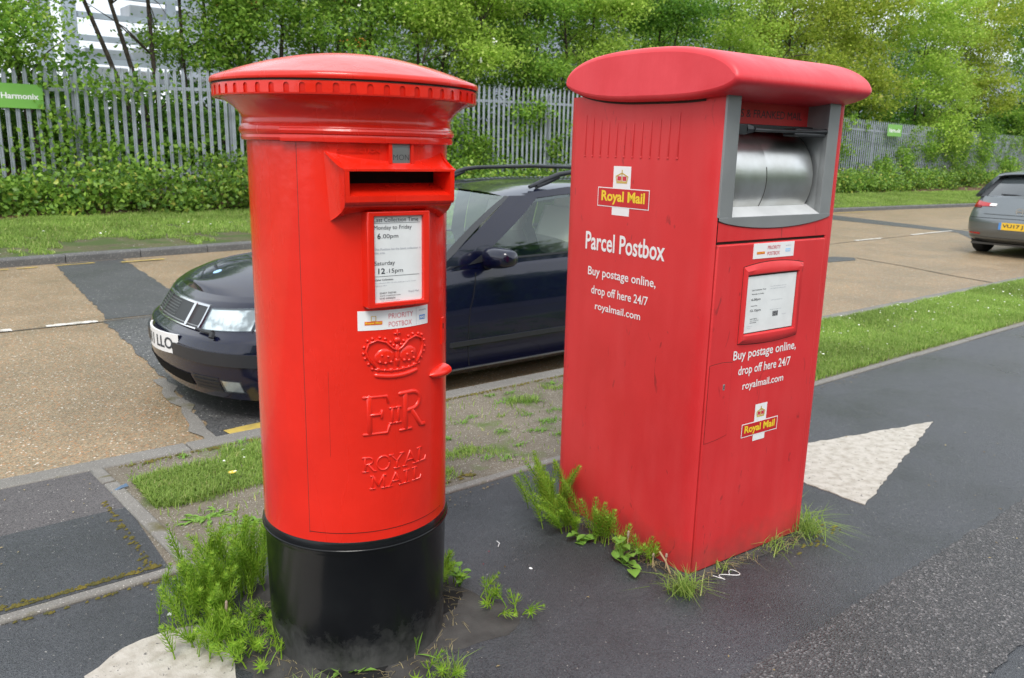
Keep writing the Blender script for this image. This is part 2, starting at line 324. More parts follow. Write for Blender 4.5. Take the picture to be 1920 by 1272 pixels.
# pillar base: black paint with dried splash dirt near the ground
def base_mat():
    m = M['black_gloss'].copy(); m.name = 'black_base_paint'; t = m.node_tree; L = t.links; b = t.nodes['Principled BSDF']
    tc = t.nodes.new('ShaderNodeTexCoord'); s = t.nodes.new('ShaderNodeSeparateXYZ'); L.new(tc.outputs['Object'], s.inputs[0])
    n = t.nodes.new('ShaderNodeTexNoise'); n.inputs['Scale'].default_value = 16; n.inputs['Detail'].default_value = 10; n.inputs['Roughness'].default_value = .7; L.new(tc.outputs['Object'], n.inputs['Vector'])
    a = t.nodes.new('ShaderNodeMath'); a.operation = 'MULTIPLY_ADD'; a.inputs[1].default_value = .26; L.new(n.outputs[0], a.inputs[0]); L.new(s.outputs[2], a.inputs[2])
    mr = t.nodes.new('ShaderNodeMapRange'); mr.inputs[1].default_value = .25; mr.inputs[2].default_value = .11; mr.inputs[3].default_value = 0; mr.inputs[4].default_value = .75
    L.new(a.outputs[0], mr.inputs[0])
    old = b.inputs['Base Color'].links[0].from_socket
    mx = t.nodes.new('ShaderNodeMixRGB'); L.new(mr.outputs[0], mx.inputs[0]); L.new(old, mx.inputs[1]); mx.inputs[2].default_value = (.10, .10, .096, 1)
    L.new(mx.outputs[0], b.inputs['Base Color'])
    r2 = t.nodes.new('ShaderNodeMapRange'); r2.inputs[1].default_value = 0; r2.inputs[2].default_value = .5; r2.inputs[3].default_value = .22; r2.inputs[4].default_value = .7
    L.new(mr.outputs[0], r2.inputs[0]); L.new(r2.outputs[0], b.inputs['Roughness'])
    return m
M['black_base'] = base_mat()

def chips(m, amt=.55, scale=60, thr=.68, dark=(.12, .008, .005), rl=.14, rh=.36):
    t = m.node_tree; L = t.links; b = t.nodes['Principled BSDF']; old = b.inputs['Base Color'].links[0].from_socket
    tc = t.nodes.new('ShaderNodeTexCoord'); n = t.nodes.new('ShaderNodeTexNoise'); n.inputs['Scale'].default_value = scale; n.inputs['Detail'].default_value = 8; n.inputs['Roughness'].default_value = .7
    L.new(tc.outputs['Object'], n.inputs['Vector']); r = t.nodes.new('ShaderNodeMapRange'); r.inputs[1].default_value = thr; r.inputs[2].default_value = thr+.05; r.inputs[4].default_value = amt; L.new(n.outputs[0], r.inputs[0])
    mx = t.nodes.new('ShaderNodeMixRGB'); L.new(r.outputs[0], mx.inputs[0]); L.new(old, mx.inputs[1]); mx.inputs[2].default_value = (*dark, 1); L.new(mx.outputs[0], b.inputs['Base Color'])
    # runs and brush marks: a second, stretched relief under the fine one
    mp = t.nodes.new('ShaderNodeMapping'); mp.inputs['Scale'].default_value = (1, 1, .22); L.new(tc.outputs['Object'], mp.inputs[0])
    n2 = t.nodes.new('ShaderNodeTexNoise'); n2.inputs['Scale'].default_value = 26; n2.inputs['Detail'].default_value = 3; L.new(mp.outputs[0], n2.inputs['Vector'])
    bp = t.nodes.new('ShaderNodeBump'); bp.inputs['Strength'].default_value = .35; bp.inputs['Distance'].default_value = .004; L.new(n2.outputs[0], bp.inputs['Height'])
    n3 = t.nodes.new('ShaderNodeTexNoise'); n3.inputs['Scale'].default_value = 5; n3.inputs['Detail'].default_value = 6; L.new(mp.outputs[0], n3.inputs['Vector'])
    r3 = t.nodes.new('ShaderNodeMapRange'); r3.inputs[1].default_value = .35; r3.inputs[2].default_value = .65; r3.inputs[3].default_value = rl; r3.inputs[4].default_value = rh; L.new(n3.outputs[0], r3.inputs[0]); L.new(r3.outputs[0], b.inputs['Roughness'])
    for q in list(b.inputs['Normal'].links): first = q.from_node; L.new(bp.outputs[0], first.inputs['Normal'])
chips(M['pillar_red'])
chips(M['parcel_cap'], .35, 34, .66, (.20, .03, .03), .34, .5)

# ------------------------------------------------------------------ the ground
def sheet(name, poly, z, mt, kind='structure', parent=None, label=None, cat=None):
    o = mobj(name, [(x, y, z) for x, y in poly], [tuple(range(len(poly)))], mt, parent)
    if parent is None: tag(o, label, cat, kind=kind)
    return o
def wobble(p0, p1, n, amp, seed=0):
    r = random.Random(seed); out = []
    for i in range(n):
        k = i/(n-1); dx, dy = p1[0]-p0[0], p1[1]-p0[1]; l = math.hypot(dx, dy); a = r.uniform(-amp, amp) if 0 < i < n-1 else 0
        out.append((p0[0]+dx*k-dy/l*a, p0[1]+dy*k+dx/l*a))
    return out
X0, X1 = -25, 95
sheet('earth', [(-260, -260), (360, -260), (360, 260), (-260, 260)], -.4, M['soil_dark'])
sheet('path', [(X0, -20), (X1, -20), (X1, 2.565), (X0, 2.565)], 0, M['tarmac'])
strip_edge = wobble((X0, 1.11), (X1, 1.11), 400, .006, 3)
sheet('path_repair_strip', wobble((-3, .70), (14, .70), 900, .006, 4)+wobble((14, 1.11), (-3, 1.11), 900, .008, 3), .003, M['tarmac_old'])
sheet('crossing_pavement', [(X0, 2.63), (.70, 2.63), (.72, 3.2), (X0, 3.2)], 0, M['tarmac'])
sheet('crossing_pavement', [(X0, 3.2), (.72, 3.2), (.74, 3.66), (X0, 3.66)], 0, M['tarmac_grey'])
sheet('verge_soil', [(.66, 2.61), (X1, 2.61), (X1, 3.67), (.70, 3.67)], -.002, M['soil'])
sheet('road', [(X0-60, 3.80), (X1+60, 3.80), (X1+60, 13), (X0-60, 13)], -.1, M['concrete_road'])
for o in list(COL.objects):
    if o.name == 'crossing_pavement.001': o.name = 'pavement'
# road joints, repairs and markings
sheet('road_repair', wobble((1.33, 3.8), (1.44, 4.9), 22, .018, 1)+wobble((1.46, 5.1), (1.6, 7.36), 40, .016, 2)+[(2.4, 7.4)]+wobble((2.35, 7.0), (2.2, 3.8), 12, .02, 5), -.096, M['patch_coarse'])
sheet('road_repair_far', [(1.62, 7.40)]+wobble((1.66, 7.6), (1.93, 11.08), 50, .014, 3)+wobble((2.73, 11.22), (2.42, 7.42), 50, .014, 4), -.096, M['patch'])
sheet('road_repair_right', [(18.49, 10.46), (17.9, 7.4), (16.85, 6.72), (16.0, 6.3), (16.6, 6.3), (17.6, 6.75), (18.5, 7.4), (19.1, 9), (20.2, 12), (19.0, 12)], -.096, M['patch'])
sheet('road_repair_small', [(10.9, 6.58), (11.6, 6.53), (11.78, 6.30), (11.5, 6.12), (10.9, 6.2)], -.096, M['patch'])
jm = mat('dark_joint_sealant', (.06, .055, .045), .8, col2=(.14, .11, .07), vscale=8)
def ribbon(name, pts, wd, z, mt, amp=.15, seed=1):
    r = random.Random(seed); v = []; f = []
    for i, p in enumerate(pts):
        q0 = Vector(pts[max(i-1, 0)]); q1 = Vector(pts[min(i+1, len(pts)-1)]); d = (q1-q0).normalized(); nn = Vector((-d.y, d.x))
        a = wd/2*(1+r.uniform(-amp, amp)); b = wd/2*(1+r.uniform(-amp, amp))
        v += [(p[0]+nn.x*a, p[1]+nn.y*a, z), (p[0]-nn.x*b, p[1]-nn.y*b, z)]
        if i: f.append((2*i-2, 2*i-1, 2*i+1, 2*i))
    return mobj(name, v, f, mt)
def jy(x): return 7.31+.019*(x-1)+.01*math.sin(x*2.3)
tag(ribbon('road_joint', [(x*.2, jy(x*.2)) for x in range(-100, 500)], .022, -.095, jm, .5), kind='structure')
tag(ribbon('road_joint_cross', [(11.78, 6.28), (11.5, 5.4), (11.14, 4.6), (10.9, 3.82)], .03, -.095, jm, .4), kind='structure')
def dash(x0, x1, wd=.085, dy=.03, mt='white_line', seed=1, nm='road_dash', yf=jy):
    n = 14; pts = [(x0+(x1-x0)*i/n, yf(x0+(x1-x0)*i/n)+dy) for i in range(n+1)]
    return tag(ribbon(nm, pts, wd, -.091, M[mt], .28, seed), kind='structure')
for i, (a, b) in enumerate([(-5.2, -4.3), (-3.1, -2.2), (-1.05, -.1), (.2, .93), (1.17, 1.55), (3.4, 4.3), (5.6, 6.5), (7.7, 8.6), (9.9, 10.8), (12.0, 12.9), (14.19, 15.16), (16.4, 18.2), (19.6, 20.6), (22, 23)]):
    dash(a, b, seed=i)

# kerb: single stones butted along the line
def stones(root, name, line, ln, prof, mt, gap=.006, seed=3):
    """prof: list of (across, z); line: list of points; stones share one mesh when the line is straight"""
    r = random.Random(seed); me = None
    k = len(prof)
    v = [(x, a, z) for x in (gap/2, ln-gap/2) for a, z in prof]
    f = [(i, (i+1) % k, k+(i+1) % k, k+i) for i in range(k)]+[tuple(range(k))[::-1], tuple(range(k, 2*k))]
    o0 = None
    for (x, y, ang) in line:
        if o0 is None:
            o = mobj(name, v, f, mt, root, bevel=.008); o0 = o
        else:
            o = o0.copy(); COL.objects.link(o)
        o.location = (x, y, r.uniform(-.002, .002)); o.rotation_euler = (r.uniform(-.01, .01), 0, ang+r.uniform(-.002, .002))
kr = empty('near_kerb', (0, 0, 0), kind='structure')
stones(kr, 'kerb_stone', [(-8+i*.84-.12, 3.66, 0) for i in range(72)], .84, [(0, -.3), (.135, -.3), (.135, -.02), (.115, 0.002), (0, .004)], M['kerb'])
er = empty('path_edging', (0, 0, 0), kind='structure')
stones(er, 'edging_stone', [(-4.2+i*.84, 2.572, 0) for i in range(50)], .84, [(0, -.15), (.048, -.15), (.048, .008), (0, .008)], M['kerb'], seed=5)
cr = empty('crossing_edging', (0, 0, 0), kind='structure')
stones(cr, 'edging_stone', [(.735, 2.63, PI/2+.045), (.69+.005, 3.47+.008, PI/2+.045)], .84, [(-.055, -.15), (0, -.15), (0, .008), (-.055, .008)], M['kerb'], seed=6)
for o in cr.children:
    if o.location.y > 3: o.scale = (.215, 1, 1)
fk_x = [-25, -10, 0, 1.36, 2.7, 4.5, 8, 12, 16, 21, 25, 28.6, 32, 40, 60]
fk_y = [8.6, 9.9, 10.93, 11.10, 11.25, 11.46, 11.75, 11.95, 12.05, 12.0, 11.75, 11.40, 11.15, 10.4, 8.2]
def fky(x):
    return float(np.mean([np.interp(x+d, fk_x, fk_y) for d in (-1.2, -.6, 0, .6, 1.2)]))
fr_ = empty('far_kerb', (0, 0, 0), kind='structure')
ln = []; x = -6.
while x < 46:
    y = fky(x); dx = .9; y2 = fky(x+dx*.98); an = math.atan2(y2-y, dx); ln.append((x, y, an)); x += .902*math.cos(an)
stones(fr_, 'kerb_stone', ln, .9, [(0, -.3), (.135, -.3), (.135, 0.004), (.02, .002), (.0, -.018)], M['kerb_far'], gap=.008, seed=9)
for i, (a, b) in enumerate([(.2, .75), (1.1, 1.42), (1.5, 1.72), (1.9, 2.35)]):
    tag(ribbon('yellow_road_dash', [(a+(b-a)*k/6, fky(a+(b-a)*k/6)-.22) for k in range(7)], .045, -.091, M['yellow_line'], .3, i), kind='structure')
for i, (a, b) in enumerate([(2.62, 3.15), (17.5, 19.2), (20, 22.5)]):
    tag(ribbon('yellow_road_dash', [(a+(b-a)*k/6, fky(a+(b-a)*k/6)-(.38 if i == 0 else .25)) for k in range(7)], .06, -.088, M['yellow_line'], .3, i), kind='structure')
tag(ribbon('yellow_road_dash', [(1.42, 4.06), (1.55, 4.075), (1.8, 4.08), (2.1, 4.07)], .09, -.091, M['yellow_line'], .2, 8), kind='structure')
# concrete lip along the broken slab edge
tag(ribbon('slab_edge', wobble((1.31, 3.86), (1.30+.14, 5.3), 14, .03, 11), .07, -.094, M['kerb'], .4, 4), kind='structure')

# far verge and bank
def bank(x, y):
    e = fky(x)+.13; d = y-e
    if d < 0: return 0
    if d < 4: return .13*(d/4)
    if d < 5: return .13+.22*(d-4)
    if d < 9: return .35+.30*(d-5)
    return 1.55
xs = np.concatenate([np.arange(-25, 50, .75), np.arange(50, 101, 5)]); offs = [0, .25, .5, .9, 1.5, 2.2, 3, 3.6, 4, 4.25, 4.6, 5, 5.5, 6, 7, 8, 9, 12, 20, 60]
P = []
for x in xs:
    P.append([(x, fky(x)+.13+d, bank(x, fky(x)+.13+d)+(math.sin(x*3.1+d*7)*.012 if .3 < d < 12 else -.004)) for d in offs])
nv = len(offs); mb = MB().grid(P)
idx = []
for i in range(len(xs)-1):
    for j in range(nv-1): idx.append(0 if offs[j] < 3.6 else 1)
M['verge_ground'] = aggregate('verge_ground', (.07, .075, .03), [(.12, .10, .06), (.09, .12, .03), (.15, .12, .08)], 60, .95, (.6, 1.2), .01, .8, moss=((.055, .085, .018), .46, 2.6))
M['bank_litter'] = aggregate('leaf_litter_bank', (.09, .05, .028), [(.16, .09, .045), (.12, .075, .045), (.20, .12, .06)], 25, .95, (.5, 1.2), .01, 1)
o = mobj('far_verge', mb.v, mb.f, None, mats=[M['verge_ground'], M['bank_litter']], midx=idx); tag(o, kind='structure')

# painted arrows on the path
def arrow(name, poly, label, seed):
    pts = []
    for i in range(len(poly)):
        a, b = poly[i], poly[(i+1) % len(poly)]; l = math.hypot(a[0]-b[0], a[1]-b[1]); pts += wobble(a, b, max(3, int(l/.03)), .007, seed+i)[:-1]
    v = [(x, y, .004) for x, y in pts]+[(x, y, -.001) for x, y in pts]; n = len(pts)
    o = mobj(name, v, [tuple(range(n))]+[(i, n+i, n+(i+1) % n, (i+1) % n) for i in range(n)], M['arrow_paint'])
    return tag(o, kind='structure')
arrow('painted_arrow', [(4.418, 1.811), (3.10, 2.14), (3.085, 1.481)], '', 4)
arrow('painted_arrow', [(.37, 2.0), (.345, 2.163), (.46, 2.235), (.565, 2.246), (.66, 2.225), (.70, 2.10), (.66, 1.93), (.60, 1.75), (.42, 1.70)], '', 20)

# ------------------------------------------------------------------ vegetation generators (numpy)
def tri_mesh(name, co, tris, mt, parent=None, smooth=False):
    me = bpy.data.meshes.new(name); n = len(tris)
    me.vertices.add(len(co)); me.vertices.foreach_set('co', np.ascontiguousarray(co, dtype=np.float32).ravel())
    k = tris.shape[1]
    me.loops.add(n*k); me.loops.foreach_set('vertex_index', np.ascontiguousarray(tris, dtype=np.int32).ravel())
    me.polygons.add(n); me.polygons.foreach_set('loop_start', np.arange(0, n*k, k, dtype=np.int32))
    if smooth: me.polygons.foreach_set('use_smooth', np.ones(n, dtype=bool))
    me.update(calc_edges=True); me.materials.append(mt)
    o = bpy.data.objects.new(name, me); COL.objects.link(o)
    if parent: o.parent = parent
    return o
def leaves(name, cen, size, mt, parent=None, flat=.5, fold=.25, aspect=.6):
    """one small folded leaf (two triangles sharing the midrib) at every centre"""
    n = len(cen); nrm = rng.normal(size=(n, 3)); nrm[:, 2] += flat*2; nrm /= np.linalg.norm(nrm, axis=1)[:, None]
    a = rng.normal(size=(n, 3)); a -= nrm*(a*nrm).sum(1)[:, None]; a /= np.linalg.norm(a, axis=1)[:, None]; b = np.cross(nrm, a)
    s = size*rng.uniform(.6, 1.35, n)[:, None]
    co = np.stack([cen-a*s*.5, cen+b*s*aspect*.5+nrm*s*fold*.5, cen+a*s*.5, cen-b*s*aspect*.5+nrm*s*fold*.5], 1).reshape(-1, 3)
    i = np.arange(n)[:, None]*4
    tr = np.concatenate([i+np.array([0, 2, 1]), i+np.array([0, 3, 2])], 1).reshape(-1, 3)
    return tri_mesh(name, co, tr, mt, parent)
def blades(name, base, h, wd, mt, parent=None, lean=.35):
    n = len(base); an = rng.uniform(0, 2*PI, n); d = np.stack([np.cos(an), np.sin(an), np.zeros(n)], 1); sd_ = np.stack([-np.sin(an), np.cos(an), np.zeros(n)], 1)
    hh = (h*rng.uniform(.5, 1.3, n))[:, None] if np.isscalar(h) else h[:, None]*rng.uniform(.6, 1.2, n)[:, None]
    ll = rng.uniform(0, lean*2, n)[:, None]; up = np.array([0, 0, 1.])
    mid = base+up*hh*.55+d*hh*ll*.3; tip = base+up*hh*(1-.25*ll)+d*hh*ll
    co = np.stack([base-sd_*wd/2, base+sd_*wd/2, mid+sd_*wd*.4, mid-sd_*wd*.4, tip], 1).reshape(-1, 3)
    i = np.arange(n)[:, None]*5; tr = np.concatenate([i+np.array([0, 1, 2]), i+np.array([0, 2, 3]), i+np.array([3, 2, 4])], 1).reshape(-1, 3)
    return tri_mesh(name, co, tr, mt, parent)
def pn(x, y, f, seed=0):
    """cheap smooth pseudo noise in 0..1"""
    s = np.zeros_like(x); r = np.random.default_rng(seed)
    for k in range(7):
        a = r.uniform(0, 2*PI); ff = f*(.6+.45*k); s += np.sin(x*ff*np.cos(a)+y*ff*np.sin(a)+r.uniform(0, 6.28))
    return .5+s/7*.8

# grass on the near verge, patchy beside bare soil
N = 260000; gx = .8+12*rng.random(N)**1.4; gy = rng.uniform(2.64, 3.64, N)
dn = pn(gx, gy, 4.2, 1)*.6+pn(gx, gy, 14, 2)*.4
left_patch = ((gx-1.12)/.42)**2+((gy-3.28)/.20)**2
bias = np.clip((gx-4.2)/.8, 0, 1)*.42
pr_ = np.clip((dn+bias-.62)/.25, 0, 1)**1.5; pr_ = np.maximum(pr_, np.clip((1.25-left_patch+(dn-.5)*1.8)/.9, 0, 1)*.8); pr_ = np.maximum(pr_, .012); keep = (rng.random(N) < pr_) | ((gx > 4.4) & (rng.random(N) < .5))

g = np.stack([gx, gy, np.full(N, -.003)], 1)[keep]
hh = .014+.030*pn(g[:, 0], g[:, 1], 5, 3)+.015*np.clip((g[:, 0]-4)/1, 0, 1)
tag(blades('near_verge_grass', g, hh, .0042, M['grass'], lean=.6), 'short patchy green grass on the bare verge beside the postboxes', 'grass', kind='stuff')
# far verge grass
N = 330000; u = rng.random(N); gx = -4+52*u**1.5; ed = np.interp(gx, np.linspace(-5, 50, 300), [fky(x) for x in np.linspace(-5, 50, 300)])+.14
gd = rng.uniform(0, 3.9, N); gy = ed+gd
dn = pn(gx, gy, 2.2, 5)*.6+pn(gx, gy, 7, 6)*.4
bare = np.clip(1.25-gd*.8, 0, 1)*np.clip((9-gx)/3, 0, 1)
keep = (dn > .25+.42*bare) & (gd < 3.5+.5*dn)
g = np.stack([gx, gy, .13*np.clip(gd/4, 0, 1)-.004], 1)[keep]; dk = gd[keep]
tag(blades('far_verge_grass', g, .05+.05*np.clip(dk/3, 0, 1)*pn(g[:, 0], g[:, 1], 3, 8), .011, M['grass'], lean=.5), 'bright green grass strip between far kerb and fence', 'grass', kind='stuff')
# daisies
def daisies(name, pts, size, label):
    c = np.array(pts); tag(leaves(name, c, size, M['blossom'], flat=3, aspect=1), label, 'flowers', kind='stuff')
pts = [(rng.uniform(4.4, 10), rng.uniform(2.75, 3.6), .045+rng.uniform(0, .01)) for _ in range(150)]+[(rng.uniform(.95, 1.4), rng.uniform(3.15, 3.45), .045) for _ in range(6)]
daisies('near_verge_daisies', pts, .016, 'tiny white daisies scattered in the near verge grass')
pts = [(x, fky(x)+d, .10+.03*d/4) for x, d in [(rng.uniform(2, 8), rng.uniform(1.2, 2.8)) for _ in range(24)]]
daisies('far_verge_daisies', pts, .035, 'tiny white daisies in the far verge grass')

# ivy and brambles along the fence
def clumps(cs, n, spread, seed=None):
    c = np.array(cs, float); i = rng.integers(0, len(c), n); return c[i]+rng.normal(size=(n, 3))*np.array(spread)
FY = 16.2
def fence_y(x): return FY+.05*max(0, x-14)*.0
cs = []
for k in range(950):
    x = -3+50*(k/950)**1.15; hgt = .78+.40*float(pn(np.array([x]), np.array([0.]), 1.3, 12)[0])+(.15 if 5.0 < x < 12 else 0)
    y = FY-rng.uniform(.15, .95); cs.append((x, y, .15+rng.uniform(0, 1)*hgt*(1-.55*(FY-y))))
iv = clumps(cs, 80000, (.22, .15, .11)); iv[:, 2] = np.maximum(iv[:, 2], .12)
tag(leaves('ivy_hedge', iv, .085, M['leaf_ivy'], flat=.2, aspect=.8), 'low ivy and bramble growing along the foot of the fence', 'ivy', kind='stuff')
# climbing growth on the fence, thick where the photograph shows it
cs = []
for (x, z, rx, rz, n) in [(1.2, 1.6, .9, .7, 30), (3.2, 1.5, .5, .35, 14), (3.9, 2.3, .8, .16, 16), (3.5, 1.2, .7, .2, 14), (6.8, 1.9, .3, .5, 16), (7.6, 1.9, .5, .6, 26), (5.3, 1.2, 1.0, .15, 8),
                     (11.0, 1.5, .9, .75, 90), (12.1, 1.2, .9, .5, 60), (13.7, 2.3, .5, .35, 26), (14.6, 1.4, .3, .4, 10), (9.3, 1.6, 1.0, .9, 70), (16.3, 1.3, .5, .6, 16), (19, 2, 1.5, .7, 40), (23, 1.8, 2, .8, 60), (26.6, 1.6, .6, .5, 20),
                     (28.3, 1.5, .5, .4, 16), (31.5, 1.1, .8, .3, 20), (33.2, 1.5, .9, .5, 36), (35.2, 1.8, .9, .8, 60), (37.8, 1.8, 1.6, 1, 150), (40.5, 2, 1.0, 1, 110), (43.5, 1.2, 1.2, .5, 60), (45, 2.3, 2, .4, 50), (27.5, 2.6, 2.2, .18, 34)]:
    for _ in range(n): cs.append((rng.normal(x, rx*.6), FY-.06+rng.normal(0, .08), max(.4, rng.normal(z, rz*.6))))
cl_ = clumps(cs, 29000, (.15, .07, .11))
tag(leaves('climbing_bramble', cl_, .085, M['leaf_mid'], flat=.2, aspect=.7), 'green bramble and ivy climbing through the fence pales', 'bramble', kind='stuff')

def tree(x, y, gz, stems, crown, mt, label, leaf=.095, nl=9000, sub=45, spread=.33, blossom=0, nm='tree', group='trees behind the palisade fence', lean=0, r0=.06):
    """stems: list of (dx, dy, height, lean_x); crown: list of (cx, cy, cz, rx, ry, rz) in tree space"""
    t = empty(nm, (x, y, gz), 0, label, 'tree', group)
    mb = MB(); tips = []
    for (dx, dy, h, lx) in stems:
        n = 7; pts = []; ph = rng.uniform(0, 6)
        for i in range(n):
            k = i/(n-1); pts.append((dx+lx*k**1.3+.08*math.sin(ph+k*5), dy+.08*math.cos(ph+k*4), h*k))
        mb.tube(pts, [r0*(1-.72*i/(n-1)) for i in range(n)], 7)
        for q in range(8):
            k = rng.uniform(.3, 1); b = Vector(pts[min(n-1, int(k*(n-1)))]); an = rng.uniform(0, 2*PI); l = rng.uniform(.5, 1.3)
            e = b+Vector((math.cos(an)*l, math.sin(an)*l*.8, l*rng.uniform(.3, 1.0)))
            mid = (b+e)/2+Vector((0, 0, .1)); mb.tube([b, mid, e], [r0*.34, r0*.22, r0*.08], 5, cap=False); tips.append(e)
    mb.build('trunk', M['bark'], t, smooth=True)
    cc = []
    for (cx, cy, cz, rx, ry, rz) in crown:
        k = max(6, int(sub*rx*rz/3.0))
        for _ in range(k):
            d = rng.normal(size=3); d /= np.linalg.norm(d); d *= rng.random()**.45
            cc.append((cx+d[0]*rx, cy+d[1]*ry, cz+d[2]*rz))
    cc = np.array(cc); i = rng.integers(0, len(cc), nl)
    wgt = rng.random(len(cc)); i = np.where(rng.random(nl) < wgt[i]*.6+.4, i, rng.integers(0, len(cc), nl))
    p = cc[i]+rng.normal(size=(nl, 3))*np.array([spread, spread, spread*.42])
    # twigs to the leaf clumps
    tw = MB()
    for q in range(min(60, len(cc))):
        c = cc[q]; b = min(tips, key=lambda e: (e[0]-c[0])**2+(e[1]-c[1])**2+(e[2]-c[2])**2); tw.tube([b, ((b[0]+c[0])/2, (b[1]+c[1])/2, (b[2]+c[2])/2+.1), tuple(c)], [.014, .01, .004], 4, cap=False)
    tag(tw.build('branches', M['bark'], t), kind='stuff')
    tag(leaves('crown', p, leaf, mt, t, flat=.5), kind='stuff')
    if blossom:
        j = rng.integers(0, len(cc), blossom); q = cc[j]+rng.normal(size=(blossom, 3))*.22
        q = np.repeat(q, 7, 0)+rng.normal(size=(blossom*7, 3))*.035
        tag(leaves('blossom', q, .06, M['blossom'], t, flat=.6, aspect=.9), kind='stuff')
    return t
ml, mm_, mo, md = M['leaf_light'], M['leaf_mid'], M['leaf_olive'], M['leaf_dark']
tree(.4, 17.3, .7, [(0, 0, 3.4, .2), (.4, .2, 3, .6)], [(0, 0, 3.0, 1.5, 1.1, 1.2), (1.0, -.5, 2.1, .8, .7, .6), (-1.6, 0, 3, 1.6, 1, 1.6)], mm_, 'hawthorn tree overhanging the fence at the left edge above the green sign', nl=10000, nm='hawthorn_tree')
tree(3.0, 17.2, .7, [(0, 0, 3.2, -.5)], [(0, -.6, 2.15, 1.05, .7, .50), (-1.0, -.3, 2.7, .8, .6, .5), (.3, 0, 5.4, 1.5, 1, .7)], mm_, 'small leafy hawthorn leaning over the fence just right of the green sign', nl=9000, nm='hawthorn_tree')
tree(4.9, 18.1, .95, [(0, 0, 6.2, -1.9), (.25, .1, 6, -1.2), (.4, 0, 6.3, .1)], [(-.5, 0, 4.6, 1.7, 1.1, 1.2), (-1.6, .2, 3.4, .9, .8, .7), (.6, .2, 2.4, .7, .5, .4)], mm_, 'bare stemmed young tree with trunks leaning left behind the fence', nl=7000, r0=.06, nm='slender_tree')
tree(5.9, 18.3, 1.0, [(0, 0, 6.2, .25), (.5, .1, 6.2, .15), (.7, -.1, 6.3, 1.1)], [(0, 0, 4.4, 1.5, 1, 1.0), (.7, -.4, 2.8, .9, .6, .6)], mm_, 'straight slender dark trunked tree standing nearest the steel racking', nl=8000, r0=.05, nm='slender_tree')
tree(7.1, 18.0, .95, [(0, 0, 5.8, .3), (.3, .2, 6, -.2), (.6, 0, 5.8, .8)], [(0, -.2, 3.0, .9, .7, .8), (.4, -.2, 4.6, 1.3, .9, 1.0), (-.8, 0, 2.2, .6, .5, .35)], mm_, 'multi stemmed green tree behind the pillar box left of its cap', nl=10500, nm='slender_tree')
tree(9.4, 18.2, 1.0, [(0, 0, 5, .3), (.4, 0, 5.4, 1)], [(0, -.6, 2.9, 1.5, 1.0, .9), (.5, -.2, 4.5, 1.7, 1.1, 1.1), (-.8, .1, 4.2, 1.1, .9, .9)], mm_, 'green hawthorn with white blossom directly above the pillar box cap', nl=19000, blossom=70, nm='hawthorn_tree')
tree(11.9, 17.7, .9, [(0, 0, 5, .6), (-.3, 0, 4.6, -.5)], [(.3, -.8, 2.8, 1.5, .9, .55), (.2, -.4, 3.9, 1.8, 1.1, .9), (0, 0, 5.4, 1.7, 1.1, .8)], ml, 'bright lime green hawthorn between the two postboxes with drooping boughs', nl=21000, blossom=45, nm='hawthorn_tree')
tree(14.8, 18.4, 1.0, [(0, 0, 5, .3), (.4, 0, 5.4, 1)], [(0, -.8, 2.5, 1.5, 1.0, .6), (0, -.4, 4.2, 2.0, 1.2, 1.3)], mm_, 'mid green bushy tree behind the left end of the parcel box cap', nl=19000)
tree(17.6, 18.2, 1.0, [(0, 0, 5.2, .2), (-.5, 0, 5, -.8)], [(0, -.8, 2.7, 1.7, 1.0, .8), (0, -.3, 4.6, 2.1, 1.2, 1.4)], ml, 'light green leafy tree rising over the middle of the parcel box cap', nl=19000)
tree(20.8, 18.6, 1.0, [(0, 0, 5.6, .3), (.4, 0, 5.4, 1)], [(0, -.8, 2.8, 1.9, 1.2, .8), (0, -.3, 4.9, 2.3, 1.4, 1.5)], md, 'darker green tree behind the right half of the parcel box cap', nl=17000, leaf=.1)
tree(24.2, 18.4, 1.0, [(0, 0, 6, .3), (.4, 0, 5.4, 1)], [(0, -.8, 3.2, 2.1, 1.2, 1.0), (0, -.3, 5.4, 2.5, 1.5, 1.8)], ml, 'fresh green tree rising over the right end of the parcel box cap', nl=18000, leaf=.1)
tree(28.0, 18.6, 1.0, [(0, 0, 6.5, .3), (.6, 0, 6.4, 1)], [(0, -.9, 3.2, 2.3, 1.3, 1.1), (0, -.3, 5.8, 2.8, 1.6, 2.0)], mo, 'yellowish olive tree right of the parcel box above the small green sign', nl=20000, leaf=.11, nm='willow_tree')
tree(32.4, 18.4, 1.0, [(0, 0, 7, .3), (.6, 0, 6.4, 1)], [(0, -.9, 3.0, 2.4, 1.3, 1.1), (0, -.3, 6.0, 3.0, 1.6, 2.3)], mo, 'tall olive yellow willow in the middle of the trees at right', nl=21000, leaf=.12, nm='willow_tree')
tree(37.3, 17.9, 1.0, [(0, 0, 7, .3), (.6, 0, 6.4, 1)], [(-.3, -1.5, 1.4, 1.9, 1.0, 1.3), (0, -.9, 3.4, 2.6, 1.4, 1.4), (0, -.3, 6.3, 3.0, 1.7, 2.4)], ml, 'green tree with boughs spilling over the fence behind the grey car', nl=24000, leaf=.12)
tree(42.5, 18.2, 1.0, [(0, 0, 7, .3), (.6, 0, 6.4, 1)], [(0, -.9, 3.6, 2.8, 1.4, 1.3), (0, -.3, 6.6, 3.0, 1.7, 2.5)], mo, 'rightmost olive green tree at the edge of the view', nl=20000, leaf=.13, nm='willow_tree')
tree(48.5, 18.0, 1.0, [(0, 0, 7, .3), (.6, 0, 6.4, 1)], [(0, -.9, 3.0, 3, 1.6, 2.0), (0, -.3, 7, 3.2, 1.7, 2.8)], mm_, 'dark distant tree beyond the last visible fence pales', nl=15000, leaf=.15)
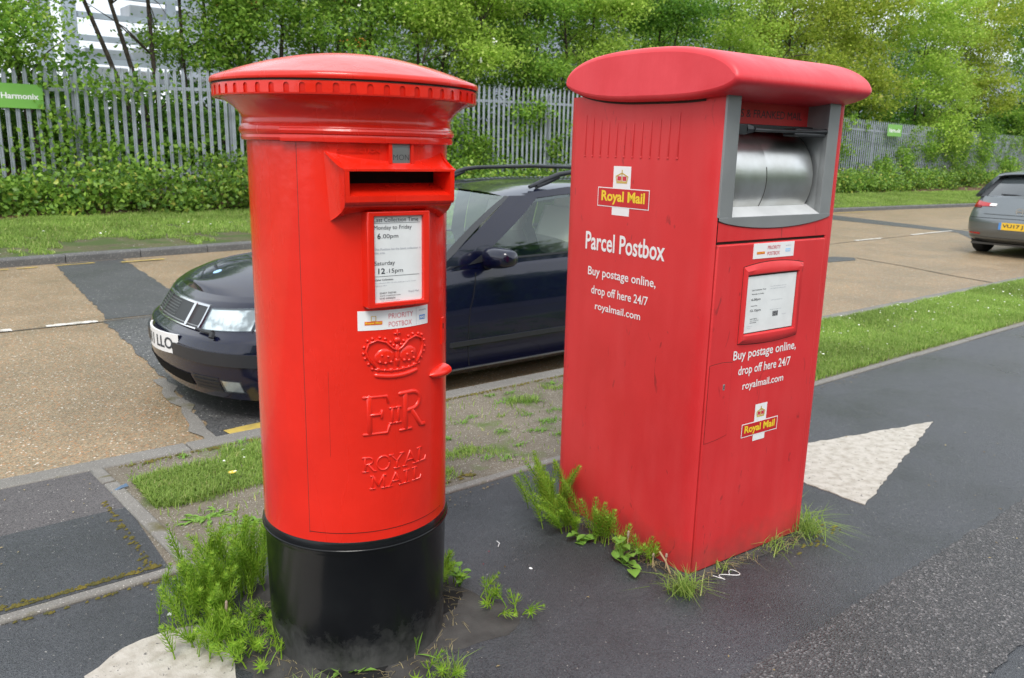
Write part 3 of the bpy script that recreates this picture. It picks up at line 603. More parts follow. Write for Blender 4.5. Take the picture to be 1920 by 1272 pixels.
tree(55.5, 18.0, 1.0, [(0, 0, 7, .3)], [(0, -.9, 4.0, 4, 2, 4.0)], mm_, 'farthest broad tree closing the row at right', nl=12000, leaf=.2)
# second row, to close the gaps against the building
for k, (x, y, s) in enumerate([(10.6, 21.5, 2.3), (15, 22, 2.7), (20, 22, 3.0), (25.5, 22.5, 3.2), (31.5, 22.5, 3.4), (38.5, 23, 3.6), (46, 23, 4)]):
    tree(x, y, 1.5, [(0, 0, 6, .3), (.5, 0, 6, .7)], [(0, 0, 4.0, s, 1.6, 3.2)], [md, mm_, md, mm_, md, mo, md][k],
         'dark background tree in the second row, ' + ['behind the blossoming hawthorn', 'seen between the two postbox caps', 'behind the middle of the parcel box cap', 'behind the right end of the parcel box cap', 'behind the yellowish willow', 'behind the grey car', 'at the right edge of the view'][k],
         nl=9500, leaf=.14, spread=.45, group='second row of trees')

cs = []
for k in range(2600):
    x = -4+62*(k/2600)**1.1; y = rng.uniform(17.3, 19.6); hmax = float(np.interp(x, [-4, 2, 6, 9, 12, 60], [1.9, 2.0, 1.9, 2.3, 2.6, 3.2])); cs.append((x, y, bank(x, y)+rng.random()**.8*hmax*rng.uniform(.4, 1)))
us_ = clumps(cs, 150000, (.26, .2, .17))
tag(leaves('undergrowth', us_, .13, M['leaf_dark'], flat=.4, aspect=.7), 'dense dark undergrowth on the bank behind the fence', 'undergrowth', kind='stuff')
cs = [(rng.uniform(-40, 40), rng.uniform(-17, -13), rng.uniform(0, 7)*rng.uniform(.5, 1)) for _ in range(700)]
wd_ = clumps(cs, 26000, (.9, .6, .5))
tag(leaves('unseen_foliage', wd_, .55, M['leaf_dark'], flat=.4, aspect=.8), 'unseen leafy mass added behind the viewer to darken reflections in the car', 'unseen_foliage', kind='stuff')  # out of view, added to darken reflections in the car and pillar

# ------------------------------------------------------------------ palisade fence
fen = empty('palisade_fence', (0, FY, 0), 0, 'grey galvanised steel palisade fence with pointed pales overgrown by ivy', 'fence')
def ftop(x): return float(np.interp(x, [-3, 2, 5, 14, 20, 33, 60], [2.25, 2.45, 2.66, 2.86, 2.86, 2.66, 2.3]))
PH = 2.25
pv = []; px_ = [-.034, -.021, -.008, .008, .021, .034]; pd = [.010, -.002, .010, .010, -.002, .010]; tp = [-.045, -.012, -.03, -.03, -.012, -.045]
for xx, dd in zip(px_, pd): pv.append((xx, dd, -PH))
for xx, dd, tt in zip(px_, pd, tp): pv.append((xx, dd, tt-.04))
for xx, dd, tt in zip([-.022, -.014, -.006, .006, .014, .022], pd, tp): pv.append((xx, dd, tt+.03))
pv += [(-.014, .004, .045), (.014, .004, .045), (0, .006, .012)]
pf = [(i, i+1, i+7, i+6) for i in range(5)]+[(6+i, 7+i, 13+i, 12+i) for i in range(5)]+[(12, 13, 18), (13, 14, 18), (15, 16, 19), (16, 17, 19), (14, 15, 20)]
first = None; r = random.Random(4)
npale = 300
for i in range(npale):
    x = -2.2+i*.152
    if first is None: o = first = mobj('pale', pv, pf, M['zinc'], fen, angle=20)
    else: o = first.copy(); COL.objects.link(o)
    o.location = (x, 0, ftop(x)+r.uniform(-.008, .008)); o.rotation_euler = (0, r.uniform(-.006, .006), 0)
mb = MB()
for i in range(npale, npale+70): x = -2.2+i*.152; mb.add([(p[0]+x, p[1], p[2]+ftop(x)) for p in pv], pf)
tag(mb.build('far_pales', M['zinc'], fen), kind='stuff')
for dz in (-.33, -1.85):
    n = 30; P = []
    for i in range(n+1):
        x = -2.5+i*57/n; z = ftop(x)+dz; P.append([(x, .018, z-.03), (x, .018, z+.03), (x, .05, z+.03), (x, .05, z-.03)])
    MB().grid(P, closev=True).build('rail', M['zinc'], fen)
for i in range(20):
    x = -2.1+i*2.74; MB().box(x-.03, x+.03, .052, .10, ftop(x)-PH-.3, ftop(x)-.12).build('post', M['zinc'], fen)

def sign(x0, x1, z0, z1, y, label, txt):
    s = empty('sign', ((x0+x1)/2, y, (z0+z1)/2), 0, label, 'sign', 'lime green signs on the fence')
    a, b = (x1-x0)/2, (z1-z0)/2
    MB().box(-a, a, -.003, .003, -b, b).build('panel', M['sign_green'], s)
    v, f = text_mesh(txt, lambda x, z, d: (x, -.0045, z), width=a*1.62, cx=0, cy=0, offset=.025)
    mobj('lettering', v, f, M['white_vinyl'], s)
sign(2.22, 2.90, 1.862, 2.255, FY-.03, 'lime green Harmonix sign on the fence at the left edge', 'Harmonix')
sign(31.3, 32.4, 2.19, 2.63, FY-.20, 'small far lime green sign on the fence right of the parcel box', 'Harmonix')

# ------------------------------------------------------------------ buildings behind
rk = empty('storage_racking', (0, 27, 1.5), 0, 'open pale steel storage racking behind the fence at left', 'racking')
def rack_col(x, wd): MB().box(x-wd/2, x+wd/2, -.1, .1, 0, 9).build('upright', M['pale_steel'], rk)
for x, wd in [(0, .3), (1.5, .25), (3.2, .3), (5.0, .45), (5.7, .35), (8.5, .25), (11, .3), (13.5, .3), (16, .3)]: rack_col(x, wd)
for a, b in [((.2, 8), (3, 3.2)), ((3.4, 8.6), (5.0, 4.0)), ((2.2, 3.0), (5.0, 7.5)), ((0, 4.2), (2.6, 2.4))]:
    MB().tube([(a[0], -.14, a[1]), (b[0], -.14, b[1])], .07, 6).build('brace', M['pale_steel'], rk)
for k in range(9):
    z = 1.4+k*.62
    MB().box(5.9, 18, -.05, .06, z, z+.16).build('beam', M['pale_steel'], rk)
for k in range(5):
    z = 2.0+k*1.24
    MB().box(-4, 5, .12, .2, z, z+.12).build('beam', M['pale_steel'], rk)
r = random.Random(8)
for k in range(8):
    for q in range(9):
        if r.random() < .5:
            x = 6.1+q*1.3; MB().box(x, x+1.15, .3, 1.3, 1.57+k*.62, 1.57+k*.62+r.uniform(.25, .42)).build('wrapped_load', M['wrap'], rk, bevel=.03)
for (x, z, ww) in [(9.7, 4.0, 1.5), (14.0, 3.2, 1.3), (13.4, 4.6, 1.5), (1.4, 2.4, .7)]:
    MB().box(x, x+ww, -.35, -.12, z, z+.32).build('orange_beam', M['orange'], rk, bevel=.03)
wh = empty('warehouse', (0, 34, 1.5), 0, 'grey blue clad warehouse glimpsed through the trees', 'building')
mb = MB()
for i in range(220):
    x = 17+i*.42; mb.add([(x, 0, 0), (x+.3, 0, 0), (x+.3, 0, 8.5), (x, 0, 8.5), (x+.36, .05, 0), (x+.42, 0, 0), (x+.36, .05, 8.5), (x+.42, 0, 8.5)], [(0, 1, 2, 3), (1, 4, 6, 2), (4, 5, 7, 6)])
tag(mb.build('cladding', M['cladding'], wh), kind='stuff')
MB().box(17, 109, .1, 18, 0, 8.4).build('hall', M['cladding'], wh)
MB().box(16.8, 109.4, -.2, 18.2, 8.5, 8.8).build('roof', M['pale_steel'], wh)
for i in range(12): MB().box(19+i*6, 22.6+i*6, -.06, -.02, 4.5, 5.7).build('window', M['glass_dark'], wh)

# ------------------------------------------------------------------ pillar box
ROT = R(-3.4)
pb = empty('pillar_box', (1.0425, 1.957, 0), ROT, 'round red cast iron pillar box with black base and domed cap', 'postbox')
RB = .2525
def cyl(a, z, d=0.0, r=RB): return ((r+d)*math.sin(a/RB), -(r+d)*math.cos(a/RB), z)
MB().lathe([(.238, -.05), (.2485, 0), (.2475, .02), (.2495, .2), (.2515, .345), (.2545, .352), (.257, .36), (.2575, .370), (.2565, .380), (.2535, .387), (.245, .389)], 96).build('base', M['black_base'], pb, smooth=True, angle=50)
MB().lathe([(.2535, .3605), (.2592, .3625), (.2592, .366), (.2535, .3685)], 96).build('base_bead', M['black_gloss'], pb, smooth=True)
# body shell with the slot cut out
N = 144; zs = [.385, .5, .65, .8, .95, 1.1, 1.2, 1.262, 1.322, 1.36, 1.392]
P = [[cyl(2*PI*RB*k/N, z) for k in range(N)] for z in zs]
mb = MB(); n = len(zs); v = [p for row in P for p in row]; f = []
for i in range(n-1):
    for k in range(N):
        k2 = (k+1) % N; a = ((k+.5)/N*2*PI+PI) % (2*PI)-PI
        if zs[i] == 1.262 and abs(a*RB) < .15: continue
        f.append((i*N+k, i*N+k2, (i+1)*N+k2, (i+1)*N+k))
mobj('body', v, f, M['pillar_red'], pb, smooth=True)
def cpatch(a0, a1, z0, z1, d, na=24, nz=2, th=0.0, fn=None):
    rows = []
    for j in range(nz+1):
        z = z0+(z1-z0)*j/nz; rows.append([cyl(a0+(a1-a0)*i/na, z, d) for i in range(na+1)])
    return rows
def slab(mb, a0, a1, z0, z1, d0, d1, na=16):
    """curved slab standing d1 proud of the cylinder"""
    R1 = [[cyl(a0+(a1-a0)*i/na, z, d) for i in range(na+1)] for z, d in ((z0, d0), (z0, d1), (z1, d1), (z1, d0))]
    mb.grid(R1)
    for s in (0, na):
        q = [R1[k][s] for k in range(4)]; mb.add(q, [(0, 1, 2, 3) if s == 0 else (3, 2, 1, 0)])
    return mb
# door: lower leaf, proud of the shell, and its shadow gap
mb = MB(); slab(mb, -.231, .168, .415, 1.20, -.002, .0022, 40); mb.build('door', M['pillar_red'], pb, smooth=True, angle=40)
for nm_, a0, a1, z0, z1 in (('door_lower_rail', -.231, .168, 1.2, 1.262), ('door_stile', -.231, -.152, 1.262, 1.322), ('door_stile', .152, .168, 1.262, 1.322), ('door_upper_rail', -.231, .168, 1.322, 1.388)):
    mb = MB(); slab(mb, a0, a1, z0, z1, -.002, .0022, 24); mb.build(nm_, M['pillar_red'], pb, smooth=True, angle=40)
for a0, a1, z0, z1 in ((-.2332, -.2312, .41, 1.388), (.1682, .1702, .41, 1.388), (-.231, .168, .4125, .4147)):
    mb = MB(); slab(mb, a0, a1, z0, z1, -.002, .0006, 30); mb.build('door_gap', M['grime'], pb)
# neck and mouldings
neck = [(.2525, 1.384), (.263, 1.386), (.2655, 1.392), (.2640, 1.398), (.2665, 1.401), (.2695, 1.408), (.2685, 1.416), (.2645, 1.421), (.2625, 1.424), (.2632, 1.428), (.262, 1.432), (.2615, 1.438), (.264, 1.446), (.270, 1.455), (.280, 1.465), (.292, 1.474), (.303, 1.480), (.310, 1.4835), (.311, 1.486), (.320, 1.486)]
MB().lathe(neck, 128).build('neck', M['pillar_red'], pb, smooth=True, angle=35)
mb = MB()
prof = [(0, 1.382), (.016, 1.384), (.018, 1.392), (.016, 1.399), (.0195, 1.402), (.021, 1.408), (.019, 1.4125), (.014, 1.415)]
rows = [[cyl(-.262+.475*i/40, z, d+.0012) for i in range(41)] for d, z in prof]; mb.grid(rows)
for s in (0, 40): q = [rw[s] for rw in rows]; mb.add(q, [tuple(range(len(q)))])
mb.build('door_head_moulding', M['pillar_red'], pb, smooth=True, angle=35)
# cap
NC = 224
capp = [(.305, 1.487), (.3235, 1.4845), (.3245, 1.487), (.3255, 1.512), (.3235, 1.5145), (.3240, 1.5165), (.3310, 1.5175), (.3325, 1.5205), (.3322, 1.527), (.3290, 1.5315), (.322, 1.534)]
rows = []
for j, (rr, z) in enumerate(capp): rows.append([(rr*math.sin(2*PI*k/NC), -rr*math.cos(2*PI*k/NC), z) for k in range(NC)])
dome = [(.322*(1-u), 1.534+.066*(1-(1-u)**1.9)) for u in [i/14 for i in range(1, 15)]]
for rr, z in dome: rows.append([(max(rr, .0005)*math.sin(2*PI*k/NC), -max(rr, .0005)*math.cos(2*PI*k/NC), z) for k in range(NC)])
MB().grid(rows, closev=True).build('cap', M['pillar_red'], pb, smooth=True, angle=38)
# dentil band: 56 round-headed flutes, the raised rim between them
mb = MB(); ND = 56; band_r = .3262
def bp(th, z, r): return (r*math.sin(th), -r*math.cos(th), z)
for k in range(ND):
    c = 2*PI*(k+.5)/ND; hw = 2*PI/ND/2; fw = .0068/band_r
    outer = []; 
    arch = [(-fw, 1.4875), (-fw, 1.502)]+[(-fw*math.cos(q*PI/6), 1.502+.0068*math.sin(q*PI/6)) for q in range(1, 6)]+[(fw, 1.502), (fw, 1.4875)]
    frame = [(-hw, 1.4845), (-hw, 1.505), (-hw, 1.513), (-hw*.5, 1.513), (-hw*.25, 1.513), (0, 1.513), (hw*.25, 1.513), (hw*.5, 1.513)]
    # quads between arch and surrounding box
    A = arch; B = [(-hw, 1.4875), (-hw, 1.502), (-hw, 1.513), (-hw*.55, 1.513), (0, 1.513), (hw*.55, 1.513), (hw, 1.513), (hw, 1.502), (hw, 1.4875)]
    nA = len(A)
    va = [bp(c+a, z, band_r+.0018) for a, z in A]+[bp(c+a, z, band_r+.0018) for a, z in B]+[bp(c+a, z, band_r-.0012) for a, z in A]
    ff = []
    for i in range(nA-1): ff.append((i, nA+i, nA+i+1, i+1)); ff.append((i, i+1, 2*nA+i+1, 2*nA+i))
    mb.add(va, ff)
    mb.add([bp(c-hw, 1.4875, band_r+.0018), bp(c+hw, 1.4875, band_r+.0018), bp(c+hw, 1.4842, band_r+.0010), bp(c-hw, 1.4842, band_r+.0010), bp(c+hw, 1.4842, band_r-.006), bp(c-hw, 1.4842, band_r-.006)], [(0, 1, 2, 3), (3, 2, 4, 5)])
    mb.add([bp(c-hw, 1.513, band_r+.0018), bp(c+hw, 1.513, band_r+.0018), bp(c+hw, 1.513, band_r-.006), bp(c-hw, 1.513, band_r-.006)], [(0, 1, 2, 3)])
mb.build('fluted_band', M['pillar_red'], pb)
# dark line under the lip
MB().lathe([(.3290, 1.5132), (.3275, 1.5150), (.3275, 1.5166)], 128).build('lip_line', M['grime'], pb)

# aperture hood
D = .287; HX = .143
def bodyp(x, z, d=0): a = max(-.99, min(.99, x/RB)); return (x*(RB+d)/RB, -(RB+d)*math.sqrt(1-a*a), z)
NXH = 24; mb = MB()
def hx(i): return -HX+2*HX*i/NXH
rows = []
for k in range(7):
    q = k/6; row = []
    for i in range(NXH+1):
        x = hx(i); u = x/HX; top = cyl(u*.169, 1.345+.021*abs(u)**2.2, .0005); fr = (x*(1.03), -D, 1.326)
        e = q**1.0; yb = fr[1]+(top[1]-fr[1])*e; zz = fr[2]+(top[2]-fr[2])*e**1.25
        row.append((fr[0]+(top[0]-fr[0])*e, yb, zz))
    rows.append(row)
mb.grid(rows)
for sgn in (-1, 1):  # cheeks, dished
    rows = []
    for k in range(7):
        q = k/6; row = []
        for j in range(9):
            s_ = j/8; zf = 1.322+(1.252-1.322)*s_; zb = 1.366+(1.203-1.366)*s_; b = cyl(sgn*(.169-.012*s_), zb, .0005); fr = (sgn*HX, -D+.001, zf)
            e = q; inw = math.sin(q*PI)*-.008
            row.append((fr[0]+(b[0]-fr[0])*e+sgn*inw, fr[1]+(b[1]-fr[1])*e, fr[2]+(b[2]-fr[2])*e**.8))
        rows.append(row)
    mb.grid(rows, flip=sgn > 0)
# front face around the slot, lower lip and its throat
IX = .132
mb.add([(-HX*1.03, -D, 1.326), (HX*1.03, -D, 1.326), (HX, -D, 1.321), (-HX, -D, 1.321), (IX, -D, 1.3205), (-IX, -D, 1.3205)], [(0, 1, 2, 3)])
mb.add([(-HX, -D, 1.321), (-IX, -D, 1.3205), (-IX, -D, 1.2655), (-HX, -D, 1.252), (HX, -D, 1.321), (IX, -D, 1.3205), (IX, -D, 1.2655), (HX, -D, 1.252)], [(0, 1, 2, 3), (5, 4, 7, 6), (3, 2, 6, 7)])
mb.add([(-IX, -D, 1.3205), (IX, -D, 1.3205), (IX, -.205, 1.325), (-IX, -.205, 1.325)], [(0, 3, 2, 1)])
mb.add([(-IX, -D, 1.2655), (IX, -D, 1.2655), (IX, -.205, 1.2905), (-IX, -.205, 1.2905)], [(0, 1, 2, 3)])
for sgn in (-1, 1): mb.add([(sgn*IX, -D, 1.3205), (sgn*IX, -D, 1.2655), (sgn*IX, -.205, 1.2905), (sgn*IX, -.205, 1.325)], [(0, 1, 2, 3)])
rows = []
for q, (dd, zz, fx) in enumerate([(D, 1.252, 1), (D-.004, 1.2465, 1), (D-.010, 1.2465, .985), (D-.012, 1.240, .985)]): rows.append([(hx(i)*fx, -dd, zz) for i in range(NXH+1)])
for k in range(1, 6):
    q = k/5; rows.append([])
    for i in range(NXH+1):
        u = hx(i)/HX; b = cyl(u*.157, 1.229-.026*abs(u)**3, .0005); s0 = rows[3][i]; rows[-1].append(tuple(s0[c]+(b[c]-s0[c])*(q if c != 2 else q**.7) for c in range(3)))
mb.grid(rows)
mb.build('aperture_hood', M['pillar_red'], pb, smooth=True, angle=28)
MB().box(-.150, .150, -.205, -.03, 1.245, 1.36).build('slot_interior', M['black_void'], pb)
# collection notice in its frame
def ring(mb, ox, oz0, oz1, ix, iz0, iz1, y0, y1, y2):
    O = [(-ox, oz0), (ox, oz0), (ox, oz1), (-ox, oz1)]; I = [(-ix, iz0), (ix, iz0), (ix, iz1), (-ix, iz1)]
    rows = [[(x, y0, z) for x, z in O], [(x, y1, z) for x, z in O], [(x, y1, z) for x, z in I], [(x, y2, z) for x, z in I]]
    mb.grid(rows, closev=True)
mb = MB(); ring(mb, .0835, 1.0, 1.2285, .0650, 1.012, 1.2175, -.22, -.2735, -.262); mb.build('notice_frame', M['pillar_red'], pb, bevel=.0035, seg=3)
pc = MB().box(-.067, .067, -.2635, -.23, 1.010, 1.219).build('notice_card', M['paper'], pb)
def card(txt, x, z, h, mt='ink', w=None, off=0.0, parent=pb, y=-.2645, mp=None):
    v, f = text_mesh(txt, mp or (lambda a, b, d: (a, y, b)), width=w, height=h, cx=x, cy=z, align='L', offset=off)
    return v, f
def textobj(name, items, mt, parent, mp):
    mb = MB()
    for it in items:
        txt, x, z, wd, h = it[:5]; al = it[5] if len(it) > 5 else 'L'; off = it[6] if len(it) > 6 else 0
        v, f = text_mesh(txt, mp, width=wd, height=h, cx=x, cy=z, align=al, offset=off); mb.add(v, f)
    return mb.build(name, mt, parent)
flatp = lambda a, b, d: (a, -.2642, b)
textobj('notice_text', [('Last Collection Time', -.0625, 1.2085, .118, .0102, 'L', .0), ('Monday to Friday', -.0625, 1.189, .100, .0125, 'L', .0), ('6', -.054, 1.1705, .0085, .0135, 'L', .02), ('.00pm', -.043, 1.1685, .044, .0130, 'L', 0),
   ('Saturday', -.0625, 1.105, .054, .0128, 'L', .0), ('12', -.053, 1.0875, .018, .0135, 'L', .02), ('.15pm', -.031, 1.0855, .044, .0130, 'L', 0), ('Other Collections', -.0615, 1.0665, .048, .0045, 'L', .01),
   ('03457 740740', -.050, 1.034, .044, .0042), ('www.royalmail.com', -.050, 1.0275, .056, .0042), ('0345 6000606', -.050, 1.021, .042, .0042)], M['ink'], pc, flatp)
textobj('notice_small_text', [('This Postbox has the latest collection in', -.062, 1.1395, .124, .0052), ('this area.', -.062, 1.131, .028, .005), ('For collections after this time please go to your nearest', -.061, 1.0585, .110, .0034), ('delivery office', -.061, 1.052, .030, .0034), ('For more information', -.045, 1.0155, .05, .003), ('Royal Mail', .028, 1.033, .028, .006)], M['ink_grey'], pc, flatp)
MB().box(-.0625, .060, -.26425, -.2637, 1.2005, 1.2011).box(-.062, .058, -.26425, -.2637, 1.0745, 1.0750).build('notice_rule', M['ink'], pc)
# priority label wrapped on the body
LX0, LX1, LZ0, LZ1 = -.0975, .098, .942, .990
mb = MB(); slab(mb, LX0, LX1, LZ0, LZ1, .0022, .0031, 20); pl = mb.build('priority_label', M['white_vinyl'], pb, smooth=True, angle=40)
cm = lambda a, b, d: cyl(a, b, .0036)
textobj('label_text', [('PRIORITY', -.022, .9745, .068, .0125, 'L', -.01), ('POSTBOX', -.022, .954, .064, .0125, 'L', -.01)], M['ink_red'], pl, cm)
textobj('label_small_text', [('SUPPORTING THE', .066, .9795, .024, .0032)], M['ink'], pl, cm)
mb = MB(); slab(mb, -.081, -.038, .955, .964, .0031, .0036, 4); mb.build('logo_bar', M['ink_orange'], pl)
mb = MB(); slab(mb, -.066, -.053, .964, .977, .0031, .0035, 2); mb.build('logo_crown', M['logo_gold'], pl)
mb = MB(); slab(mb, -.064, -.055, .9655, .9755, .0035, .0037, 2); mb.build('logo_crown_panel', M['white_vinyl'], pl)
textobj('logo_text', [('Royal Mail', -.079, .9595, .039, .0062, 'L', .02)], M['logo_yellow'], pl, lambda a, b, d: cyl(a, b, .0042))
mb = MB(); slab(mb, .0675, .087, .9555, .967, .0031, .0036, 3); mb.build('nhs_panel', M['ink_blue'], pl)
textobj('nhs_text', [('NHS', .069, .9612, .0165, .0075, 'L', .02)], M['white_vinyl'], pl, lambda a, b, d: cyl(a, b, .0042))
mb = MB(); slab(mb, .0565, .0570, .945, .987, .0031, .0034, 1); mb.build('label_rule', M['ink_grey'], pl)
# cast relief: rounded strokes on the cylinder
def ridge(mb, pts, wd, h, mp=cyl, cap=True):
    """raised rounded stroke along pts, width wd (number or list), height h"""
    P_ = [Vector((p[0], p[1])) for p in pts]; W = wd if hasattr(wd, '__len__') else [wd]*len(P_)
    if cap:
        d0 = (P_[0]-P_[1]).normalized(); d1 = (P_[-1]-P_[-2]).normalized()
        P_ = [P_[0]+d0*W[0]*.35]+P_+[P_[-1]+d1*W[-1]*.35]; W = [W[0]*.35]+list(W)+[W[-1]*.35]
    rows = []; K = [-1, -.8, -.4, 0, .4, .8, 1]
    for i, p in enumerate(P_):
        d = (P_[min(i+1, len(P_)-1)]-P_[max(i-1, 0)]).normalized(); nn = Vector((-d.y, d.x)); edge = cap and i in (0, len(P_)-1)
        rows.append([mp(p.x+nn.x*k*W[i]/2, p.y+nn.y*k*W[i]/2, .0015+(0 if abs(k) == 1 else h*(1-abs(k)**3)*(.3 if edge else 1))) for k in K])
    mb.grid(rows, flip=True)
def bead(mb, a, z, r, h=None, mp=cyl):
    h = h or r; rows = []
    for i in range(5):
        el = i/4*PI/2; rows.append([mp(a+r*math.cos(el)*math.cos(2*PI*k/8), z+r*math.cos(el)*math.sin(2*PI*k/8), .0015+h*math.sin(el)) for k in range(8)])
    mb.grid(rows, closev=True)
def arc(cx, cy, rx, ry, a0, a1, n=10): return [(cx+rx*math.cos(R(a0+(a1-a0)*i/n)), cy+ry*math.sin(R(a0+(a1-a0)*i/n))) for i in range(n+1)]
GL = {  # strokes in a unit box: (points, thick?)
 'E': [([(.24, 0), (.24, 1)], 1), ([(0, 1), (.95, 1), (1.0, .82)], 0), ([(0, 0), (.95, 0), (1.05, .2)], 0), ([(.24, .52), (.72, .52)], 0), ([(.74, .62), (.72, .42)], 0)],
 'R': [([(.24, 0), (.24, 1)], 1), ([(.0, 1), (.3, 1)]+arc(.5, .76, .38, .24, 90, -90)+[(.24, .5)], .7), ([(0, 0), (.48, 0)], 0), ([(.5, .5), (.92, 0.02), (1.12, 0)], 1)],
 'O': [(arc(.5, .5, .46, .5, 0, 360, 20), .8)],
 'Y': [([(.05, 1), (.5, .48), (.95, 1)], .7), ([(.5, .5), (.5, 0)], 1), ([(-.08, 1), (.25, 1)], 0), ([(.75, 1), (1.08, 1)], 0), ([(.28, 0), (.72, 0)], 0)],
 'A': [([(.06, 0), (.5, 1)], .5), ([(.5, 1), (.94, 0)], 1), ([(.24, .36), (.76, .36)], 0), ([(-.08, 0), (.24, 0)], 0), ([(.74, 0), (1.1, 0)], 0)],
 'L': [([(.25, 0), (.25, 1)], 1), ([(0, 1), (.5, 1)], 0), ([(0, 0), (.85, 0), (.95, .25)], 0)],
 'M': [([(.12, 0), (.16, 1)], .6), ([(.16, 1), (.5, .15)], 1), ([(.5, .15), (.84, 1)], .6), ([(.84, 1), (.88, 0)], 1), ([(-.06, 0), (.3, 0)], 0), ([(.68, 0), (1.08, 0)], 0), ([(0, 1), (.16, 1)], 0), ([(.84, 1), (1, 1)], 0)],
 'I': [([(.5, 0), (.5, 1)], 1), ([(.1, 1), (.9, 1)], 0), ([(.1, 0), (.9, 0)], 0)]}
def letter(mb, ch, x, z, wd, h, thick, thin, hh, tilt=0):
    for k, (pts, wt) in enumerate(GL[ch]):
        ridge(mb, [(x+p[0]*wd, z+p[1]*h+tilt*p[0]*wd) for p in pts], thin+(thick-thin)*wt, hh+.0002*k)
mb = MB(); letter(mb, 'E', -.088, .677, .062, .096, .0145, .0085, .0045); letter(mb, 'R', .006, .677, .070, .096, .0145, .0085, .0045)
mb.build('cypher_letters', M['pillar_red'], pb, smooth=True)
mb = MB(); letter(mb, 'I', -.024, .700, .017, .040, .0075, .006, .004); letter(mb, 'I', -.007, .700, .017, .040, .0075, .006, .0043); mb.build('cypher_numeral', M['pillar_red'], pb, smooth=True)
mb = MB()
for ch, x, wd in zip('ROYAL', (-.093, -.058, -.022, .016, .058), (.030, .036, .036, .038, .032)): letter(mb, ch, x, .579, wd, .037, .0062, .0042, .0034)
for ch, x, wd in zip('MAIL', (-.074, -.026, .013, .042), (.040, .036, .022, .030)): letter(mb, ch, x, .532, wd, .034, .0062, .0042, .0034)
mb.build('royal_mail_letters', M['pillar_red'], pb, smooth=True)
# crown
mb = MB(); cz = .816
band = [(-.056+.112*i/10, cz+.012-.007*(1-(2*i/10-1)**2)) for i in range(11)]
ridge(mb, band, .014, .0055); ridge(mb, [(a*1.04, z+.016) for a, z in band], .0055, .004)
for i in range(7):
    a = -.050+.1*i/6; z = cz+.0275-.006*(1-(a/.056)**2); bead(mb, a, z, .0045 if i % 2 else .0065, .005)
for sg in (-1, 1):
    out = [(.058, .034), (.073, .055), (.079, .075), (.072, .093), (.052, .101), (.030, .094), (.014, .078), (0, .070)]
    ridge(mb, [(sg*a, cz+z) for a, z in out], .0075, .006)
    for i in range(11):
        q = i/10*6.0; k = int(q); fr2 = q-k; p0 = Vector(out[k]); p1 = Vector(out[min(k+1, 7)]); p = p0.lerp(p1, fr2); d = (p1-p0).normalized() if (p1-p0).length else Vector((1, 0)); nn = Vector((d.y, -d.x))
        q2 = p+nn*.0078; bead(mb, sg*q2.x, cz+q2.y, .0045, .0055)
    rows = []
    for q in range(6):
        el = q/5*PI/2; rows.append([cyl(sg*.033+sg*.027*math.cos(el)*math.cos(2*PI*k/14), cz+.055+(.021+.003*math.sin(2*PI*k/14))*math.cos(el)*math.sin(2*PI*k/14), .0015+.0055*math.sin(el)) for k in range(14)])
    mb.grid(rows, closev=True)
    for aa, zz_ in ((.018, .044), (.032, .042), (.046, .046), (.026, .058), (.041, .062)): bead(mb, sg*aa, cz+zz_, .0048, .0085)
ridge(mb, [(0, cz+.034), (0, cz+.082)], .012, .0055); bead(mb, 0, cz+.045, .008, .006)
bead(mb, 0, cz+.097, .0095, .008); ridge(mb, [(0, cz+.104), (0, cz+.122)], .005, .005); ridge(mb, [(-.008, cz+.114), (.008, cz+.114)], .005, .0052)
mb.build('crown', M['pillar_red'], pb, smooth=True)
# tablet reading MON, its cheeks, NEXT COLLECTION
mb = MB()
for a0, a1 in ((-.020, -.0125), (.0365, .0435)): mb = MB(); slab(mb, a0, a1, 1.336, 1.388, .0, .0135, 2); mb.build('tablet_holder', M['pillar_red'], pb, bevel=.002)
mb = MB(); slab(mb, -.0120, .0360, 1.3375, 1.388, .0005, .0085, 6); tb = mb.build('tablet', M['steel_dark'], pb)
mb = MB(); slab(mb, -.0105, .0345, 1.3385, 1.374, .0085, .0095, 6); mb.build('tablet_plate', M['steel'], tb)
textobj('tablet_text', [('MON', -.0085, 1.3525, .041, .0125, 'L', -.012)], M['ink'], tb, lambda a, b, d: cyl(a, b, .0099))
for t_, a, z, wd, h in (('NEXT', -.108, 1.3785, .042, .0078), ('COLLECTION', -.137, 1.3660, .098, .0088)):
    v, f = text_mesh(t_, lambda x, z, d: cyl(x, z, .0022+.0038*(1 if d > 0 else 0)), width=wd, height=h, cx=a, cy=z, align='L', offset=.012, extrude=.1); mobj('cast_lettering', v, f, M['pillar_red'], pb)
# door handle nose, lock plate and hinge
rows = []
for i in range(9):
    k = i/8; row = []
    for j in range(13):
        an = PI*j/12; rr = .015*math.sqrt(max(0, 1-(1-k)**2.2)); row.append(cyl(.105+.075*k, .801+rr*1.15*math.cos(an), rr*1.9*math.sin(an)+.001))
    rows.append(row)
mb = MB().grid(rows, flip=True); q = rows[-1]; mb.add(q, [tuple(range(len(q)))]); mb.build('door_knob', M['pillar_red'], pb, smooth=True, angle=60)
mb = MB(); slab(mb, .166, .184, .872, .943, .001, .006, 3); lk = mb.build('lock_plate', M['pillar_red'], pb, bevel=.002)
mb = MB(); slab(mb, .173, .177, .913, .927, .0062, .0068, 1); mb.build('keyhole', M['grime'], lk)
mb = MB(); slab(mb, -.1702, -.1698, .62, .84, .0022, .0025, 1); mb.build('casting_line', M['grime'], pb)

